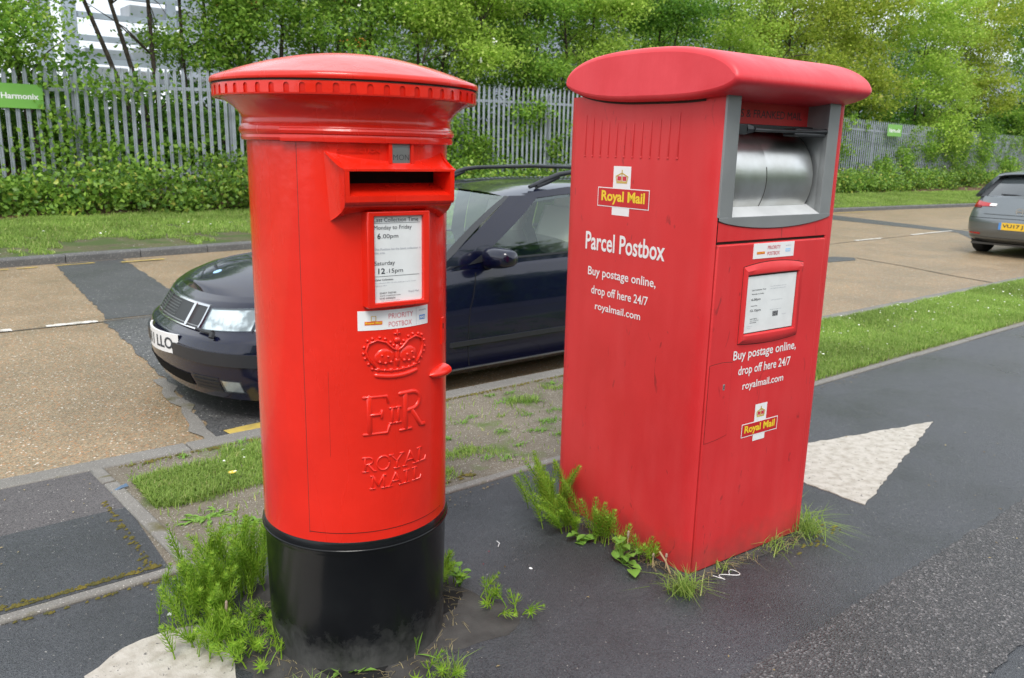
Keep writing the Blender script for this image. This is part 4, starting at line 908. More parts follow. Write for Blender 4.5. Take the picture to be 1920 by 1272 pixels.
# ------------------------------------------------------------------ parcel postbox
pp = empty('parcel_postbox', (2.046, 1.539, 0), ROT, 'square red parcel postbox with pillow shaped lid and steel drum chute', 'postbox')
BW, BD, BZ0, BZ1 = .595, .735, .012, 1.56
def plan(in_=0):
    pts = []
    # front left (rounded into the door seam), back left, back right, front right; anticlockwise from front-left seam
    sx = -.012
    for i in range(7):
        t_ = i/6*PI/2; pts.append((sx+.012-.012*math.sin(t_)+0*in_, .0+.06*(1-math.cos(t_)))) if False else None
    pts = [(.0015, -.001), (-.002, .004), (-.006, .015), (-.0095, .032), (-.0115, .05), (-.012, .07)]
    r_ = .085
    for i in range(9):
        t_ = i/8*PI/2; pts.append((-.012+r_*(1-math.cos(t_)), BD-r_+r_*math.sin(t_)))
    for i in range(9):
        t_ = i/8*PI/2; pts.append((BW+.004-r_*(1-math.sin(t_)), BD-r_+r_*math.cos(t_)))
    pts += [(BW+.004, .05), (BW+.002, .012), (BW-.002, .001), (BW-.008, -.001), (.574, -.001)]
    return pts
pl_ = plan(); npl = len(pl_)
zz = [BZ0, .3, .6, .9, 1.2, BZ1]
rows = [[(x, y, z) for x, y in pl_] for z in zz]
mb = MB().grid(rows, flip=True)
mb.add([(.574, -.001, z) for z in (BZ0, BZ1)]+[(.574, .03, z) for z in (BZ0, BZ1)]+[(.0015, -.001, z) for z in (BZ0, BZ1)]+[(.0015, .03, z) for z in (BZ0, BZ1)], [(0, 2, 3, 1), (4, 5, 7, 6)])
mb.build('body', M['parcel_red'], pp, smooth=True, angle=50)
MB().box(.02, .57, .03, .70, -.02, .02).build('plinth', M['black_void'], pp)
MB().box(.0012, .573, .004, .030, .012, 1.19).build('door_recess', M['grime'], pp)
# door (curved upper corners), header strip
def bar(mb, x0, x1, z0, z1, y0, y1): return mb.box(x0, x1, y0, y1, z0, z1)
MB().box(.0065, .5550, -.006, .021, .014, 1.107).build('door', M['parcel_red'], pp, bevel=.005, seg=3)
MB().box(.5575, .573, -.002, .021, .014, 1.545).build('door_post', M['parcel_red'], pp, bevel=.002)
def zc(x): return 1.180-.029*max(0, 1-((x-.28)/.28)**2)**.8
n = 24; v = []; f = []
for i in range(n+1):
    x = .0035+(.5535)*i/n; v += [(x, -.003, 1.1165), (x, -.003, zc(x)-.0015), (x, .02, 1.1165)]
    if i: a = 3*(i-1); f += [(a, a+3, a+4, a+1), (a+2, a+5, a+3, a)]
mobj('header_strip', v, f, M['parcel_red'], pp)
# steel surround with opening
n = 28; mb = MB(); xsL = [.0+.562*i/n for i in range(n+1)]; XI0, XI1, ZI = .060, .503, 1.190
rows = [[(x, .012, zc(x)) for x in xsL], [(x, -.007, zc(x)) for x in xsL], [(x, -.007, ZI) for x in xsL], [(x, .010, ZI+.006) for x in xsL]]
mb.grid(rows)
for a, b in ((0, XI0), (XI1, .562)):
    mb.add([(a, -.007, ZI), (b, -.007, ZI), (b, -.007, 1.556), (a, -.007, 1.556), (a, .015, ZI), (a, .015, 1.556), (b, .015, ZI), (b, .015, 1.556)], [(0, 1, 2, 3), (4, 0, 3, 5), (1, 6, 7, 2)])
mb.build('steel_surround', M['steel_dark'], pp, bevel=.0015)
# interior of the opening
mb = MB(); mb.add([(XI0, -.007, ZI), (XI1, -.007, ZI), (XI1, .05, 1.219), (XI0, .05, 1.219)], [(0, 1, 2, 3)]); mb.build('chute_sill', M['sill_steel'], pp)
for X_ in (XI0, XI1): mb = MB(); mb.add([(X_, -.006, ZI), (X_, .16, ZI), (X_, .16, 1.556), (X_, -.006, 1.556)], [(0, 1, 2, 3)]); mb.build('chute_side', M['steel_dark'], pp)
mb = MB(); mb.box(XI0, XI1, .075, .09, 1.462, 1.556); hp = mb.build('chute_header', M['parcel_red'], pp)
textobj('header_text', [('PARCELS & FRANKED MAIL', .035, 1.503, .434, .024, 'L', 0)], M['ink'], hp, lambda a, b, d: (a, .0742, b))
MB().box(XI0, XI1, .12, .2, 1.2, 1.47).build('chute_back', M['black_void'], pp)
rows = []; XD = [XI0+.002, XI0+.01, .24, .246, .252, .258, .40, .47, .490]; RD = [.1690, .170, .170, .1692, .1692, .170, .170, .1695, .1675]
for x, rr in zip(XD, RD): rows.append([(x, .192-rr*math.cos(an), 1.302+rr*math.sin(an)) for an in [R(-70)+R(150)*i/40 for i in range(41)]])
dr = MB().grid(rows).build('drum', M['steel_drum'], pp, smooth=True)
mb = MB(); mb.grid([[(x, .192-.1702*math.cos(an), 1.302+.1702*math.sin(an)) for an in [R(-35)+R(48)*i/10 for i in range(11)]] for x in (.2445, .2475)]); mb.build('drum_seam', M['grime'], dr)
# black handle bar across the drum
mb = MB(); mb.tube([(.13, -.002, 1.452), (.25, .0, 1.451), (.38, .002, 1.452), (.498, .0, 1.455)], [.0075, .0055, .0055, .008], 8)
mb.box(XI0+.002, .098, -.006, .06, 1.436, 1.466); mb.build('handle', M['black_plastic'], pp, bevel=.003)
mb = MB(); rows = []
for i in range(7):
    k = i/6; hgt = .015*(1-k)+.006*k; x = .098+.04*k; rows.append([(x, -.005+.0*k, 1.452-hgt), (x, -.008, 1.452), (x, -.005, 1.452+hgt), (x, .05*(1-k)+.01, 1.452+hgt*.8), (x, .05*(1-k)+.01, 1.452-hgt*.8)])
mb.grid(rows, closev=True); mb.build('handle_grip', M['black_plastic'], pp)
MB().box(.335, .498, -.004, .045, 1.437, 1.449).box(.35, .498, .004, .05, 1.449, 1.462).build('handle_pad', M['black_plastic'], pp, bevel=.004)
MB().box(XI0, XI1, .05, .076, 1.455, 1.470).build('flap', M['black_plastic'], pp, bevel=.003)
# lid: pillow section run across the box, rounded at its ends
def sect(sc=1.0):
    pts = []
    c = (.297, 1.602); n = 72
    for i in range(n):
        an = 2*PI*i/n; cy_, sy_ = math.cos(an), math.sin(an)
        hy = .384; hz = .090 if sy_ >= 0 else .072
        y = c[0]+hy*math.copysign(abs(cy_)**(.64 if sy_ >= 0 else .9), cy_); z = c[1]+hz*math.copysign(abs(sy_)**1.0, sy_)
        z += -.012*((y-c[0])/hy) if False else 0
        z += .004-.022*max(0, (c[0]-y)/hy)**1.5*(1 if True else 0)
        pts.append((y, z))
    return pts
S = sect(); c0 = (.30, 1.598)
rows = []
ends = [(0, .885), (.0015, .92), (.005, .955), (.012, .98), (.024, 1)]
def lid_row(x, q):
    inset = (1-q)*.15
    out_ = []
    for (y, z) in S:
        dy, dz = y-c0[0], z-c0[1]; l = math.hypot(dy, dz); k = max(.3, 1-inset/ max(l, .05)*(1.0 if True else 0)) if False else 1
        ny = dy/.395**2; nz = dz/.09**2; nl = math.hypot(ny, nz) or 1
        out_.append((x, y-ny/nl*inset, z-nz/nl*inset))
    return out_
xl0, xl1 = -.058, .612
for dx, q in ends: rows.append(lid_row(xl0+dx, q))
for i in range(1, 8): rows.append(lid_row(xl0+.03+(xl1-xl0-.06)*i/8, 1))
for dx, q in ends[::-1]: rows.append(lid_row(xl1-dx, q))
mb = MB().grid(rows, closev=True, flip=False)
for rw in (rows[0], rows[-1]):
    cc_ = (rw[0][0], sum(p[1] for p in rw)/len(rw), sum(p[2] for p in rw)/len(rw)); mb.add(rw+[cc_], [((i+1) % len(rw), i, len(rw)) for i in range(len(rw))])
lid = mb.build('lid', M['parcel_cap'], pp, smooth=True, angle=60)
# grime line where lid meets body
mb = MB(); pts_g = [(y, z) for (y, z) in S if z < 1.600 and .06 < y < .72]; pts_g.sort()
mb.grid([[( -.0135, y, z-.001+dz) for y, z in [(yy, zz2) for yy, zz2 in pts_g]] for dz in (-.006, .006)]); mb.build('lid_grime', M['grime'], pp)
# ribs on the side panel
sidep = lambda a, z, d=0: (-.0118-d, a, z)
mb_all = []
for i in range(12):
    y = .606-.04*i; zt = 1.497-.030*math.sin(PI*min(1, max(0, (i)/11)))**.8
    mb = MB(); ridge(mb, [(y, 1.366), (y, 1.43), (y, zt)], .0048, .0007, mp=sidep); bead(mb, y, 1.360, .0038, .0018, mp=sidep); mb.build('rib', M['parcel_red'], pp, smooth=True)
# side lettering: x of text runs from back (left in view) to front
def side_m(d): return lambda a, b, dd: (-.0120-d, .735-a, b)   # a measured from the back edge
textobj('side_title', [('Parcel Postbox', .735-.582, 1.0665, .390, .064, 'L', .018)], M['white_vinyl'], pp, side_m(.0012))
for it_ in [('Buy postage online,', .735-.562, .955, .338, .040, 'L', .012), ('drop off here 24/7', .735-.540, .889, .285, .040, 'L', .012), ('royalmail.com', .735-.516, .833, .230, .034, 'L', .012)]: textobj('side_text', [it_], M['white_vinyl'], pp, side_m(.0012))
front_m = lambda d: (lambda a, b, dd: (a, -.0062-d, b))
for it_ in [('Buy postage online,', .121, .742, .326, .040, 'L', .012), ('drop off here 24/7', .152, .688, .272, .040, 'L', .012), ('royalmail.com', .180, .634, .214, .033, 'L', .012)]: textobj('door_text', [it_], M['white_vinyl'], pp, front_m(.0012))
def rm_logo(mp, x0, x1, z0, z1, h0, h1, bx0, bx1, parent):
    """cruciform mark; mp(a, b, d): x0..x1 the bar, z0..z1 its height, h0..h1 and bx0..bx1 the upright"""
    def q(nm, rects, d, mt):
        mb = MB()
        for a0, a1, b0, b1 in rects: mb.add([mp(a0, b0, d), mp(a1, b0, d), mp(a1, b1, d), mp(a0, b1, d)], [(0, 1, 2, 3)])
        return mb.build(nm, mt, lg)
    lg = empty('logo', (0, 0, 0)); lg.parent = parent
    q('logo_upright', [(bx0, bx1, h0, h1)], .0006, M['white_vinyl'])
    q('logo_outline', [(x0, x1, z0, z1)], .0010, M['white_vinyl'])
    e = .003; q('logo_bar', [(x0+e, x1-e, z0+e, z1-e)], .0014, M['ink_logo_red'])
    textobj('logo_text', [('Royal Mail', (x0+x1)/2, (z0+z1)/2-.001, (x1-x0)*.84, (z1-z0)*.70, 'C', .03)], M['logo_yellow'], lg, lambda a, b, d: mp(a, b, .0018))
    cx = (bx0+bx1)/2; cw = (bx1-bx0)*.36; cb = z1+(h1-z1)*.22; ch = (h1-z1)*.62
    q('logo_crown_base', [(cx-cw*.85, cx+cw*.85, cb, cb+ch*.16)], .0012, M['logo_gold'])
    mb = MB()
    for sg in (-1, 1):
        for a, b in (((0, .95), (.95, .62)), ((.95, .62), (.8, .18))):
            p0 = Vector((sg*a[0]*cw, cb+a[1]*ch*.8)); p1 = Vector((sg*b[0]*cw, cb+b[1]*ch*.8)); d = (p1-p0).normalized(); nn = Vector((-d.y, d.x))*.0022
            mb.add([mp(cx+p.x, p.y, .0013) for p in (p0+nn, p1+nn, p1-nn, p0-nn)], [(0, 1, 2, 3)])
    mb.add([mp(cx-.0022, cb, .0013), mp(cx+.0022, cb, .0013), mp(cx+.0022, cb+ch, .0013), mp(cx-.0022, cb+ch, .0013)], [(0, 1, 2, 3)])
    mb.build('logo_crown_arches', M['logo_gold'], lg)
    q('logo_crown_caps', [(cx-cw*.72, cx-cw*.12, cb+ch*.2, cb+ch*.52), (cx+cw*.12, cx+cw*.72, cb+ch*.2, cb+ch*.52)], .0011, M['ink_red'])
M['ink_logo_red'] = mat('logo_red', (.55, .015, .02), .45)
sm = lambda a, b, d: (-.0120-d, .735-a, b)
rm_logo(sm, .735-.528, .735-.276, 1.1915, 1.257, 1.165, 1.3295, .735-.453, .735-.368, pp)
rm_logo(lambda a, b, d: (a, -.0062-d, b), .195, .385, .4535, .5015, .432, .5615, .258, .3205, pp)
# priority label on the door
mb = MB(); mb.box(.176, .382, -.0072, -.0055, 1.0555, 1.104); pl = mb.build('priority_label', M['white_vinyl'], pp)
fm = lambda a, b, d: (a, -.0080, b)
textobj('label_text', [('PRIORITY', .245, 1.089, .065, .0115), ('POSTBOX', .245, 1.070, .063, .0115)], M['ink_red'], pl, fm)
textobj('label_small_text', [('SUPPORTING THE', .336, 1.0915, .028, .0032)], M['ink_grey'], pl, fm)
mb = MB(); mb.box(.193, .232, -.0078, -.0070, 1.0695, 1.0775); mb.build('logo_bar', M['ink_orange'], pl)
mb = MB(); mb.box(.338, .363, -.0078, -.0070, 1.0715, 1.082); mb.build('nhs_panel', M['ink_pale_blue'], pl)
textobj('nhs_text', [('NHS', .3405, 1.0768, .020, .0065, 'L', .02)], M['white_vinyl'], pl, fm)
textobj('logo_text', [('Royal Mail', .195, 1.0735, .035, .0055, 'L', .02)], M['logo_yellow'], pl, fm)
# notice window with bowed frame
def fo(s, k):  # outer/inner outline: s 0..1 round
    return None
n = 12; xo0, xo1 = .137, .440; xi0, xi1 = .154, .404
top_o = lambda x: 1.031+.013*(1-((x-.2885)/.1515)**2); bot_o = lambda x: .784-.009*(1-((x-.2885)/.1515)**2)
O = [(xo0+(xo1-xo0)*i/n, None) for i in range(n+1)]
outer = [(x, bot_o(x)) for x, _ in O]+[(x, top_o(x)) for x, _ in O[::-1]]
inner = [(.150+(.408-.150)*i/n, .8145) for i in range(n+1)]+[(.408-(.408-.150)*i/n, 1.004) for i in range(n+1)]
mid = [(a[0]*.55+b[0]*.45, a[1]*.55+b[1]*.45) for a, b in zip(outer, inner)]
mb = MB().grid([[(x, -.0055, z) for x, z in outer], [(x, -.0085, z) for x, z in outer], [(x, -.020, z) for x, z in mid], [(x*.25+b[0]*.75, -.018, z*.25+b[1]*.75) for (x, z), b in zip(mid, inner)], [(x, -.008, z) for x, z in inner]], closev=True)
nf = mb.build('notice_frame', M['parcel_red'], pp, smooth=True, angle=45)
mb = MB().grid([[(x, -.0064, z) for x, z in [((a-.2885)*1.012+.2885, (b-.908)*1.018+.908) for a, b in outer]], [(x, -.0064, z) for x, z in outer]], closev=True); mb.build('frame_gap', M['grime'], nf)
MB().box(.148, .410, -.0095, -.006, .812, 1.006).build('notice_backing', M['grime'], pp)
cd_ = MB().box(.1535, .4045, -.0112, -.0096, .8175, 1.0005).build('notice_card', M['paper'], pp)
tm = lambda a, b, d: (a, -.0116, b)
textobj('notice_text', [('Last Collection Time', .180, .956, .070, .0052, 'L', .01), ('Monday to Friday', .182, .942, .060, .0052, 'L', .01), ('6.00pm', .181, .924, .045, .0100, 'L', .02), ('Saturday', .181, .904, .032, .0050, 'L', .01), ('12.15pm', .179, .888, .053, .0105, 'L', .02),
   ('03457 740740', .182, .861, .034, .0045), ('www.royalmail.com', .182, .855, .044, .0042), ('0345 6000606', .182, .849, .032, .0042)], M['ink'], cd_, tm)
textobj('notice_small_text', [('For more postboxes near you', .272, .962, .082, .0038), ('visit royalmail.com/postbox', .272, .954, .082, .0038), ('royalmail.com/collection', .280, .916, .060, .0034), ('Parcel tracking code', .280, .884, .058, .0034), ('Royal Mail', .345, .864, .022, .004), ('Thank you', .170, .838, .024, .0032), ('Post', .172, .832, .015, .0032)], M['ink_grey'], cd_, tm)
mb = MB(); r = random.Random(2); x = .295
while x < .322:
    wd = r.uniform(.0006, .0018); mb.box(x, x+wd, -.01165, -.0113, .861, .878); x += wd+r.uniform(.0006, .0014)
mb.build('barcode', M['ink'], cd_)
# lock panel
n = 12
def panel_out(g):
    x0_, x1_ = .0125-g, .118+g; pts = [(x0_+(x1_-x0_)*i/n, .470-g-.0+(.012*((i/n)**2)) ) for i in range(n+1)]+[(x1_-(x1_-x0_)*i/n, .730+g-.004*(2*(1-i/n)-1)**2) for i in range(n+1)]; return pts
po, pi_ = panel_out(.0016), panel_out(0)
mb = MB().grid([[(x, -.0064, z) for x, z in po], [(x, -.0064, z) for x, z in pi_]], closev=True); mb.build('lock_panel_gap', M['grime'], pp)
mb = MB(); k_ = len(pi_); mb.add([(x, -.0075, z) for x, z in pi_]+[(x, -.006, z) for x, z in pi_], [tuple(range(k_))]+[(i, (i+1) % k_, k_+(i+1) % k_, k_+i) for i in range(k_)]); lp = mb.build('lock_panel', M['parcel_red'], pp)
mb = MB(); mb.box(.0815, .0905, -.0084, -.007, .638, .658); ec = mb.build('escutcheon', M['steel_dark'], lp, bevel=.001); mb = MB(); mb.box(.0845, .0875, -.0088, -.0080, .642, .654); mb.build('keyhole', M['black_void'], lp)

# ------------------------------------------------------------------ cars
class Car:
    """wrap-around shell: rows of plan outlines; local x from nose (0) to tail, z up from the road"""
    def __init__(s, cfg): s.c = cfg
    def row(s, j, u, side=1):
        """row j at plan parameter u in [0,3]: 0..1 front arc, 1..2 side, 2..3 rear arc"""
        c = s.c; r = c['rows'][j]; xf, w_, xr = r['xf'], r['w'], r['xr']; Rf, Rr = c['Rf'], c['Rr']; pf, prr = c['pf'], c['pr']
        if u <= 1:
            an = u*PI/2; y = w_*math.sin(an)**(2/pf); x = xf+Rf*(1-max(0, math.cos(an))**(2/pf))
        elif u >= 2:
            an = (3-u)*PI/2; y = w_*math.sin(an)**(2/prr) if an > 0 else 0; x = xr-Rr*(1-max(0, math.cos(an))**(2/prr))
        else:
            x = xf+Rf+(xr-Rr-xf-Rf)*(u-1); y = w_
            y *= 1-.03*(2*(u-1)-1)**2
        if u <= 1 or u >= 2: y *= .97
        k = x/c['L']; z = float(np.interp(k, r['zk'], r['zv']))
        return Vector((x, y*side, z))
    def at(s, u, z, side=1, off=0):
        pr_ = [s.row(j, u, side) for j in range(len(s.c['rows']))]; zs = [p.z for p in pr_]; z_ = min(max(z, zs[0]), zs[-1])
        j = 0
        while j < len(zs)-2 and zs[j+1] < z_: j += 1
        k = (z_-zs[j])/max(1e-6, zs[j+1]-zs[j]); p = pr_[j].lerp(pr_[j+1], k)
        if off:
            e = .01; a = s.at(min(3, u+e), z, side)-s.at(max(0, u-e), z, side); b = s.at(u, z+.01, side)-s.at(u, z-.01, side)
            if b.length < 1e-5: b = Vector((0, 0, 1))
            if a.length < 1e-6: a = Vector((0, 1, 0))
            nn = a.cross(b); nn = nn.normalized() if nn.length > 1e-9 else Vector((0, side, 0))
            cen = Vector((s.c['L']/2, 0, z)); 
            if nn.dot(p-cen) < 0: nn = -nn
            p = p+nn*off
        return p
    def patch(s, mb, u0, u1, z0, z1, side=1, off=.004, nu=10, nz=3, inset=.01):
        f0 = z0 if callable(z0) else (lambda q: z0); f1 = z1 if callable(z1) else (lambda q: z1)
        rows = []
        for j in range(nz+1):
            rows.append([s.at(u0+(u1-u0)*i/nu, f0(i/nu)+(f1(i/nu)-f0(i/nu))*j/nz, side, off) for i in range(nu+1)])
        mb.grid(rows, flip=side < 0)
        # skirt back to the surface
        loop = rows[0]+[rw[-1] for rw in rows[1:-1]]+rows[-1][::-1]+[rw[0] for rw in rows[1:-1][::-1]]
        back = []
        cen = sum((Vector(p) for p in loop), Vector())/len(loop)
        din = Vector((s.c['L']/2, 0, cen.z))-cen; din.normalize()
        mb.grid([loop, [Vector(p)+din*(abs(off)+inset) for p in loop]], closev=True)
        return mb
    def shell(s, root, mt):
        c = s.c; us = [i/14 for i in range(14)]+[1+i/70 for i in range(70)]+[2+i/14 for i in range(15)]
        nr = len(c['rows']); full = [(u, 1) for u in us]+[(u, -1) for u in us[::-1][1:-1]]
        rows = []; sub = c.get('sub', 4)
        for j in range(nr-1):
            for q in range(sub):
                k = q/sub; rows.append([s.row(j, u, sd).lerp(s.row(j+1, u, sd), k) for u, sd in full])
        rows.append([s.row(nr-1, u, sd) for u, sd in full])
        nU = len(full); V = [p.copy() for rw in rows for p in rw]; Fc = []
        ra = c['arch']
        def inside(p, m=1.0): return any(math.hypot(p.x-wx, p.z-c['wz']) < ra*m for wx in c['wheels']) and abs(p.y) > .45
        ins = [inside(p) for p in V]
        for i in range(len(rows)-1):
            for k in range(nU):
                q = (i*nU+k, (i+1)*nU+k, (i+1)*nU+(k+1) % nU, i*nU+(k+1) % nU)
                if all(ins[t] for t in q): continue
                Fc.append(q)
        used = set(t for q in Fc for t in q)
        for t in used:
            if ins[t]:
                p = V[t]; wx = min(c['wheels'], key=lambda a: abs(p.x-a)); d = Vector((p.x-wx, 0, p.z-c['wz'])); l = d.length or 1e-6; p.x = wx+d.x/l*ra; p.z = c['wz']+d.z/l*ra
        # top deck
        nu = len(us); nc = 9; top = []
        for u in us:
            p = s.row(nr-1, u, 1); row = []
            for q in range(nc):
                cc_ = 1-2*q/(nc-1); y = p.y*cc_; row.append(Vector((p.x, y, p.z+c['crown'](p.x)*(1-abs(cc_)**2.2))))
            top.append(row)
        mb = MB(); mb.add(V, Fc); mb.grid(top)
        o = mb.build('body', mt, root, smooth=True, angle=42)
        return o
def wheel(root, x, y, z, r, wd, side):
    wr = empty('wheel', (x, y, z)); wr.parent = root
    prof = [(.62*r, -wd*.42), (.72*r, -wd*.5), (.93*r, -wd*.48), (r, -wd*.34), (r, wd*.34), (.93*r, wd*.48), (.72*r, wd*.5), (.62*r, wd*.42)]
    rows = [[(rr*math.cos(2*PI*k/36), yy, rr*math.sin(2*PI*k/36)) for k in range(36)] for rr, yy in prof]
    MB().grid(rows, closev=True).build('tyre', M['tyre'], wr, smooth=True, angle=50)
    mb = MB(); yo = side*wd*.36
    prof = [(.64*r, side*wd*.46), (.60*r, side*wd*.40), (.58*r, side*wd*.1), (.15*r, side*wd*.05)]
    mb.grid([[(rr*math.cos(2*PI*k/36), yy, rr*math.sin(2*PI*k/36)) for k in range(36)] for rr, yy in prof], closev=True)
    for k in range(7):
        a = 2*PI*k/7; ca, sa = math.cos(a), math.sin(a)
        v = []
        for rr, hw in ((.08*r, .05*r), (.62*r, .035*r)):
            for sg in (-1, 1):
                for yy in (yo, yo-side*.02): v.append((rr*ca-sg*hw*sa, yy+side*.01*(1-rr/r), rr*sa+sg*hw*ca))
        mb.add(v, [(0, 2, 6, 4), (1, 5, 7, 3), (0, 4, 5, 1), (2, 3, 7, 6), (4, 6, 7, 5)])
    mb.build('rim', M['alloy'], wr)
    return wr

def quadpatch(mb, A, B, C_, D_, fn, nu=8, nv=6, flip=False):
    """bilinear patch in a 2-D parameter space mapped by fn; corners A(0,0) B(1,0) C(1,1) D(0,1)"""
    rows = []
    for j in range(nv+1):
        v = j/nv; rows.append([fn(*[(A[k]*(1-i/nu)+B[k]*i/nu)*(1-v)+(D_[k]*(1-i/nu)+C_[k]*i/nu)*v for k in range(2)]) for i in range(nu+1)])
    mb.grid(rows, flip=flip)

def estate():
    root = empty('parked_estate_car', (1.325, 4.76, -.1), 0, 'dark navy estate car with roof rails parked at the kerb', 'car')
    L_ = 4.42; zk = [0, .12, .36, .6, 1]
    rows = [dict(xf=.16, w=.74, xr=4.32, zk=zk, zv=[.115, .11, .105, .11, .18]),
            dict(xf=.055, w=.80, xr=4.38, zk=zk, zv=[.14, .14, .145, .15, .22]),
            dict(xf=.005, w=.818, xr=4.42, zk=zk, zv=[.25, .25, .26, .26, .34]),
            dict(xf=.00, w=.825, xr=4.42, zk=zk, zv=[.40, .40, .40, .40, .46]),
            dict(xf=.022, w=.824, xr=4.41, zk=zk, zv=[.450, .49, .53, .53, .56]),
            dict(xf=.070, w=.815, xr=4.39, zk=zk, zv=[.480, .53, .595, .60, .62]),
            dict(xf=.115, w=.800, xr=4.36, zk=zk, zv=[.545, .60, .69, .70, .72]),
            dict(xf=.160, w=.775, xr=4.33, zk=zk, zv=[.605, .675, .775, .79, .80]),
            dict(xf=.200, w=.745, xr=4.31, zk=zk, zv=[.630, .700, .800, .812, .83])]
    cfg = dict(L=L_, rows=rows, Rf=.52, Rr=.22, pf=2.3, pr=3.2, arch=.315, wheels=(.87, 3.35), wz=.285,
               crown=lambda x: float(np.interp(x, [.2, .5, 1.0, 1.5, 4.4], [.045, .10, .105, .075, .05])))
    c = Car(cfg); c.shell(root, M['navy'])
    for x in (.87, 3.35):
        for sd_ in (-1, 1):
            wheel(root, x, sd_*.725, .285, .285, .19, sd_)
            mb = MB(); mb.grid([[(x+.318*math.cos(a), sd_*yy, .285+.318*math.sin(a)) for a in [PI*i/14-.3*(1 if i == 0 else -1 if i == 14 else 0) for i in range(15)]] for yy in (.80, .50)]); mb.build('arch_liner', M['cabin'], root)
    # underside
    MB().box(.3, 4.2, -.70, .70, .14, .17).build('underbody', M['cabin'], root)
    # front: bumper strip, lower valance mouth, grille, lamps
    for sd_ in (-1, 1):
        mb = MB(); c.patch(mb, 0, 1.12, .335, .402, sd_, .010, 26, 2); mb.build('bumper_strip', M['rubber_strip'], root, smooth=True, angle=40)
        mb = MB(); c.patch(mb, .265, .86, lambda q: .490+.045*q, lambda q: .600+.055*q, sd_, .004, 18, 4)
        hl = mb.build('headlight', M['lens'], root, smooth=True, angle=40)
        mb = MB(); c.patch(mb, .272, .595, lambda q: .496+.022*q, lambda q: .594+.026*q, sd_, .0015, 12, 4); mb.build('lamp_bowl', M['reflector'], hl, smooth=True)
        mb = MB(); c.patch(mb, .62, .85, lambda q: .518+.015*q, lambda q: .622+.02*q, sd_, .0018, 8, 3); mb.build('indicator', M['white_vinyl'], hl, smooth=True)
        mb = MB(); c.patch(mb, .603, .612, .512, .628, sd_, .006, 1, 3); mb.build('lamp_divider', M['navy'], hl)
        mb = MB(); c.patch(mb, .47, .60, .185, .255, sd_, .005, 8, 2); fl = mb.build('fog_light', M['lens'], root, smooth=True, angle=40)
        mb = MB(); c.patch(mb, .48, .59, .19, .25, sd_, .002, 8, 2); mb.build('lamp_bowl', M['reflector'], fl)
        mb = MB(); c.patch(mb, .27, .455, .18, .262, sd_, .003, 8, 2); mb.build('bumper_vent', M['black_plastic'], root)
        for k in range(3):
            mb = MB(); c.patch(mb, .28, .45, .195+.022*k, .201+.022*k, sd_, .006, 8, 1); mb.build('vent_bar', M['rubber_strip'], root)
        # grille: chrome outer, mesh, centre bar
        mb = MB(); c.patch(mb, 0, .245, .490, .605, sd_, .004, 10, 3); gr = mb.build('grille', M['black_plastic'], root)
        mb = MB(); c.patch(mb, 0, .25, .600, .610, sd_, .010, 10, 1); c.patch(mb, 0, .25, .484, .490, sd_, .010, 10, 1); c.patch(mb, .243, .252, .484, .610, sd_, .010, 1, 3); c.patch(mb, .125, .145, .490, .605, sd_, .014, 2, 3); mb.build('grille_surround', M['chrome'], gr, smooth=True, angle=40)
        for k in range(7):
            mb = MB(); c.patch(mb, 0, .243, .500+.014*k, .503+.014*k, sd_, .007, 8, 1); mb.build('grille_bar', M['steel'], gr)
            for sd_ in (-1, 1): mb = MB(); c.patch(mb, 0, .25, .185, .255, sd_, .003, 8, 2); mb.build('bumper_mouth', M['black_void'], root)
    # number plate
    np_ = empty('number_plate', (-.035, 0, .395)); np_.parent = root
    rws = [[(.055*(y/.24)**2, y, z) for y in [-.24+.48*i/12 for i in range(13)]] for z in (-.055, .055)]
    mb = MB().grid(rws); mb.grid([[(p[0]+.012, p[1], p[2]) for p in rws[0]], rws[0]]); mb.grid([rws[1], [(p[0]+.012, p[1], p[2]) for p in rws[1]]]); mb.build('plate', M['plate_white'], np_)
    v, f = text_mesh('BN11 LLO', lambda a, b, d: (.055*(a/.24)**2-.002, -a, b), width=.40, height=.066, cx=0, cy=0, offset=.02); mobj('plate_text', v, f, M['ink'], np_)
    # headlamp wiper
    mb = MB(); p0 = c.at(.33, .482, -1, .018); p1 = c.at(.40, .478, -1, .03); mb.tube([c.at(.25, .485, -1, .02), p0, p1], [.006, .010, .014], 6); p2 = c.at(.41, .462, -1, .02); mb.tube([p1, p2], [.016, .016], 6); mb.build('lamp_wiper', M['black_plastic'], root)
    # badge, hood creases
    deck = lambda x, y: Vector((x, y, 0))
    def hood(x, y, off=0):
        # follow the built deck: find the shoulder at this x
        lo, hi = 0., 2.
        for _ in range(30):
            mdd = (lo+hi)/2
            if c.row(8, mdd).x < x: lo = mdd
            else: hi = mdd
        p = c.row(8, lo); cc_ = min(1, abs(y)/max(.01, p.y)); return Vector((x, y, p.z+cfg['crown'](x)*(1-cc_**2.2)+off))
    rows_ = [[tuple(hood(.34+.026*math.cos(t)*r_, .026*math.sin(t)*r_*.9, .003 if r_ < 1 else 0)) for t in [2*PI*k/16 for k in range(16)]] for r_ in (1, .85, .01)]
    MB().grid(rows_, closev=True).build('badge', M['ink_pale_blue'], root, smooth=True)
    for sd_ in (-1, 1):
        pts = [hood(x, sd_*(.30+.20*((x-.4)/.9)), .0) for x in [.45+.09*i for i in range(10)]]
        mb = MB(); P2 = [[(p.x, p.y-sd_*.012, p.z-.002), (p.x, p.y, p.z+.004), (p.x, p.y+sd_*.004, p.z-.002)] for p in pts]; mb.grid(P2); mb.build('bonnet_crease', M['navy'], root, smooth=True, angle=60)
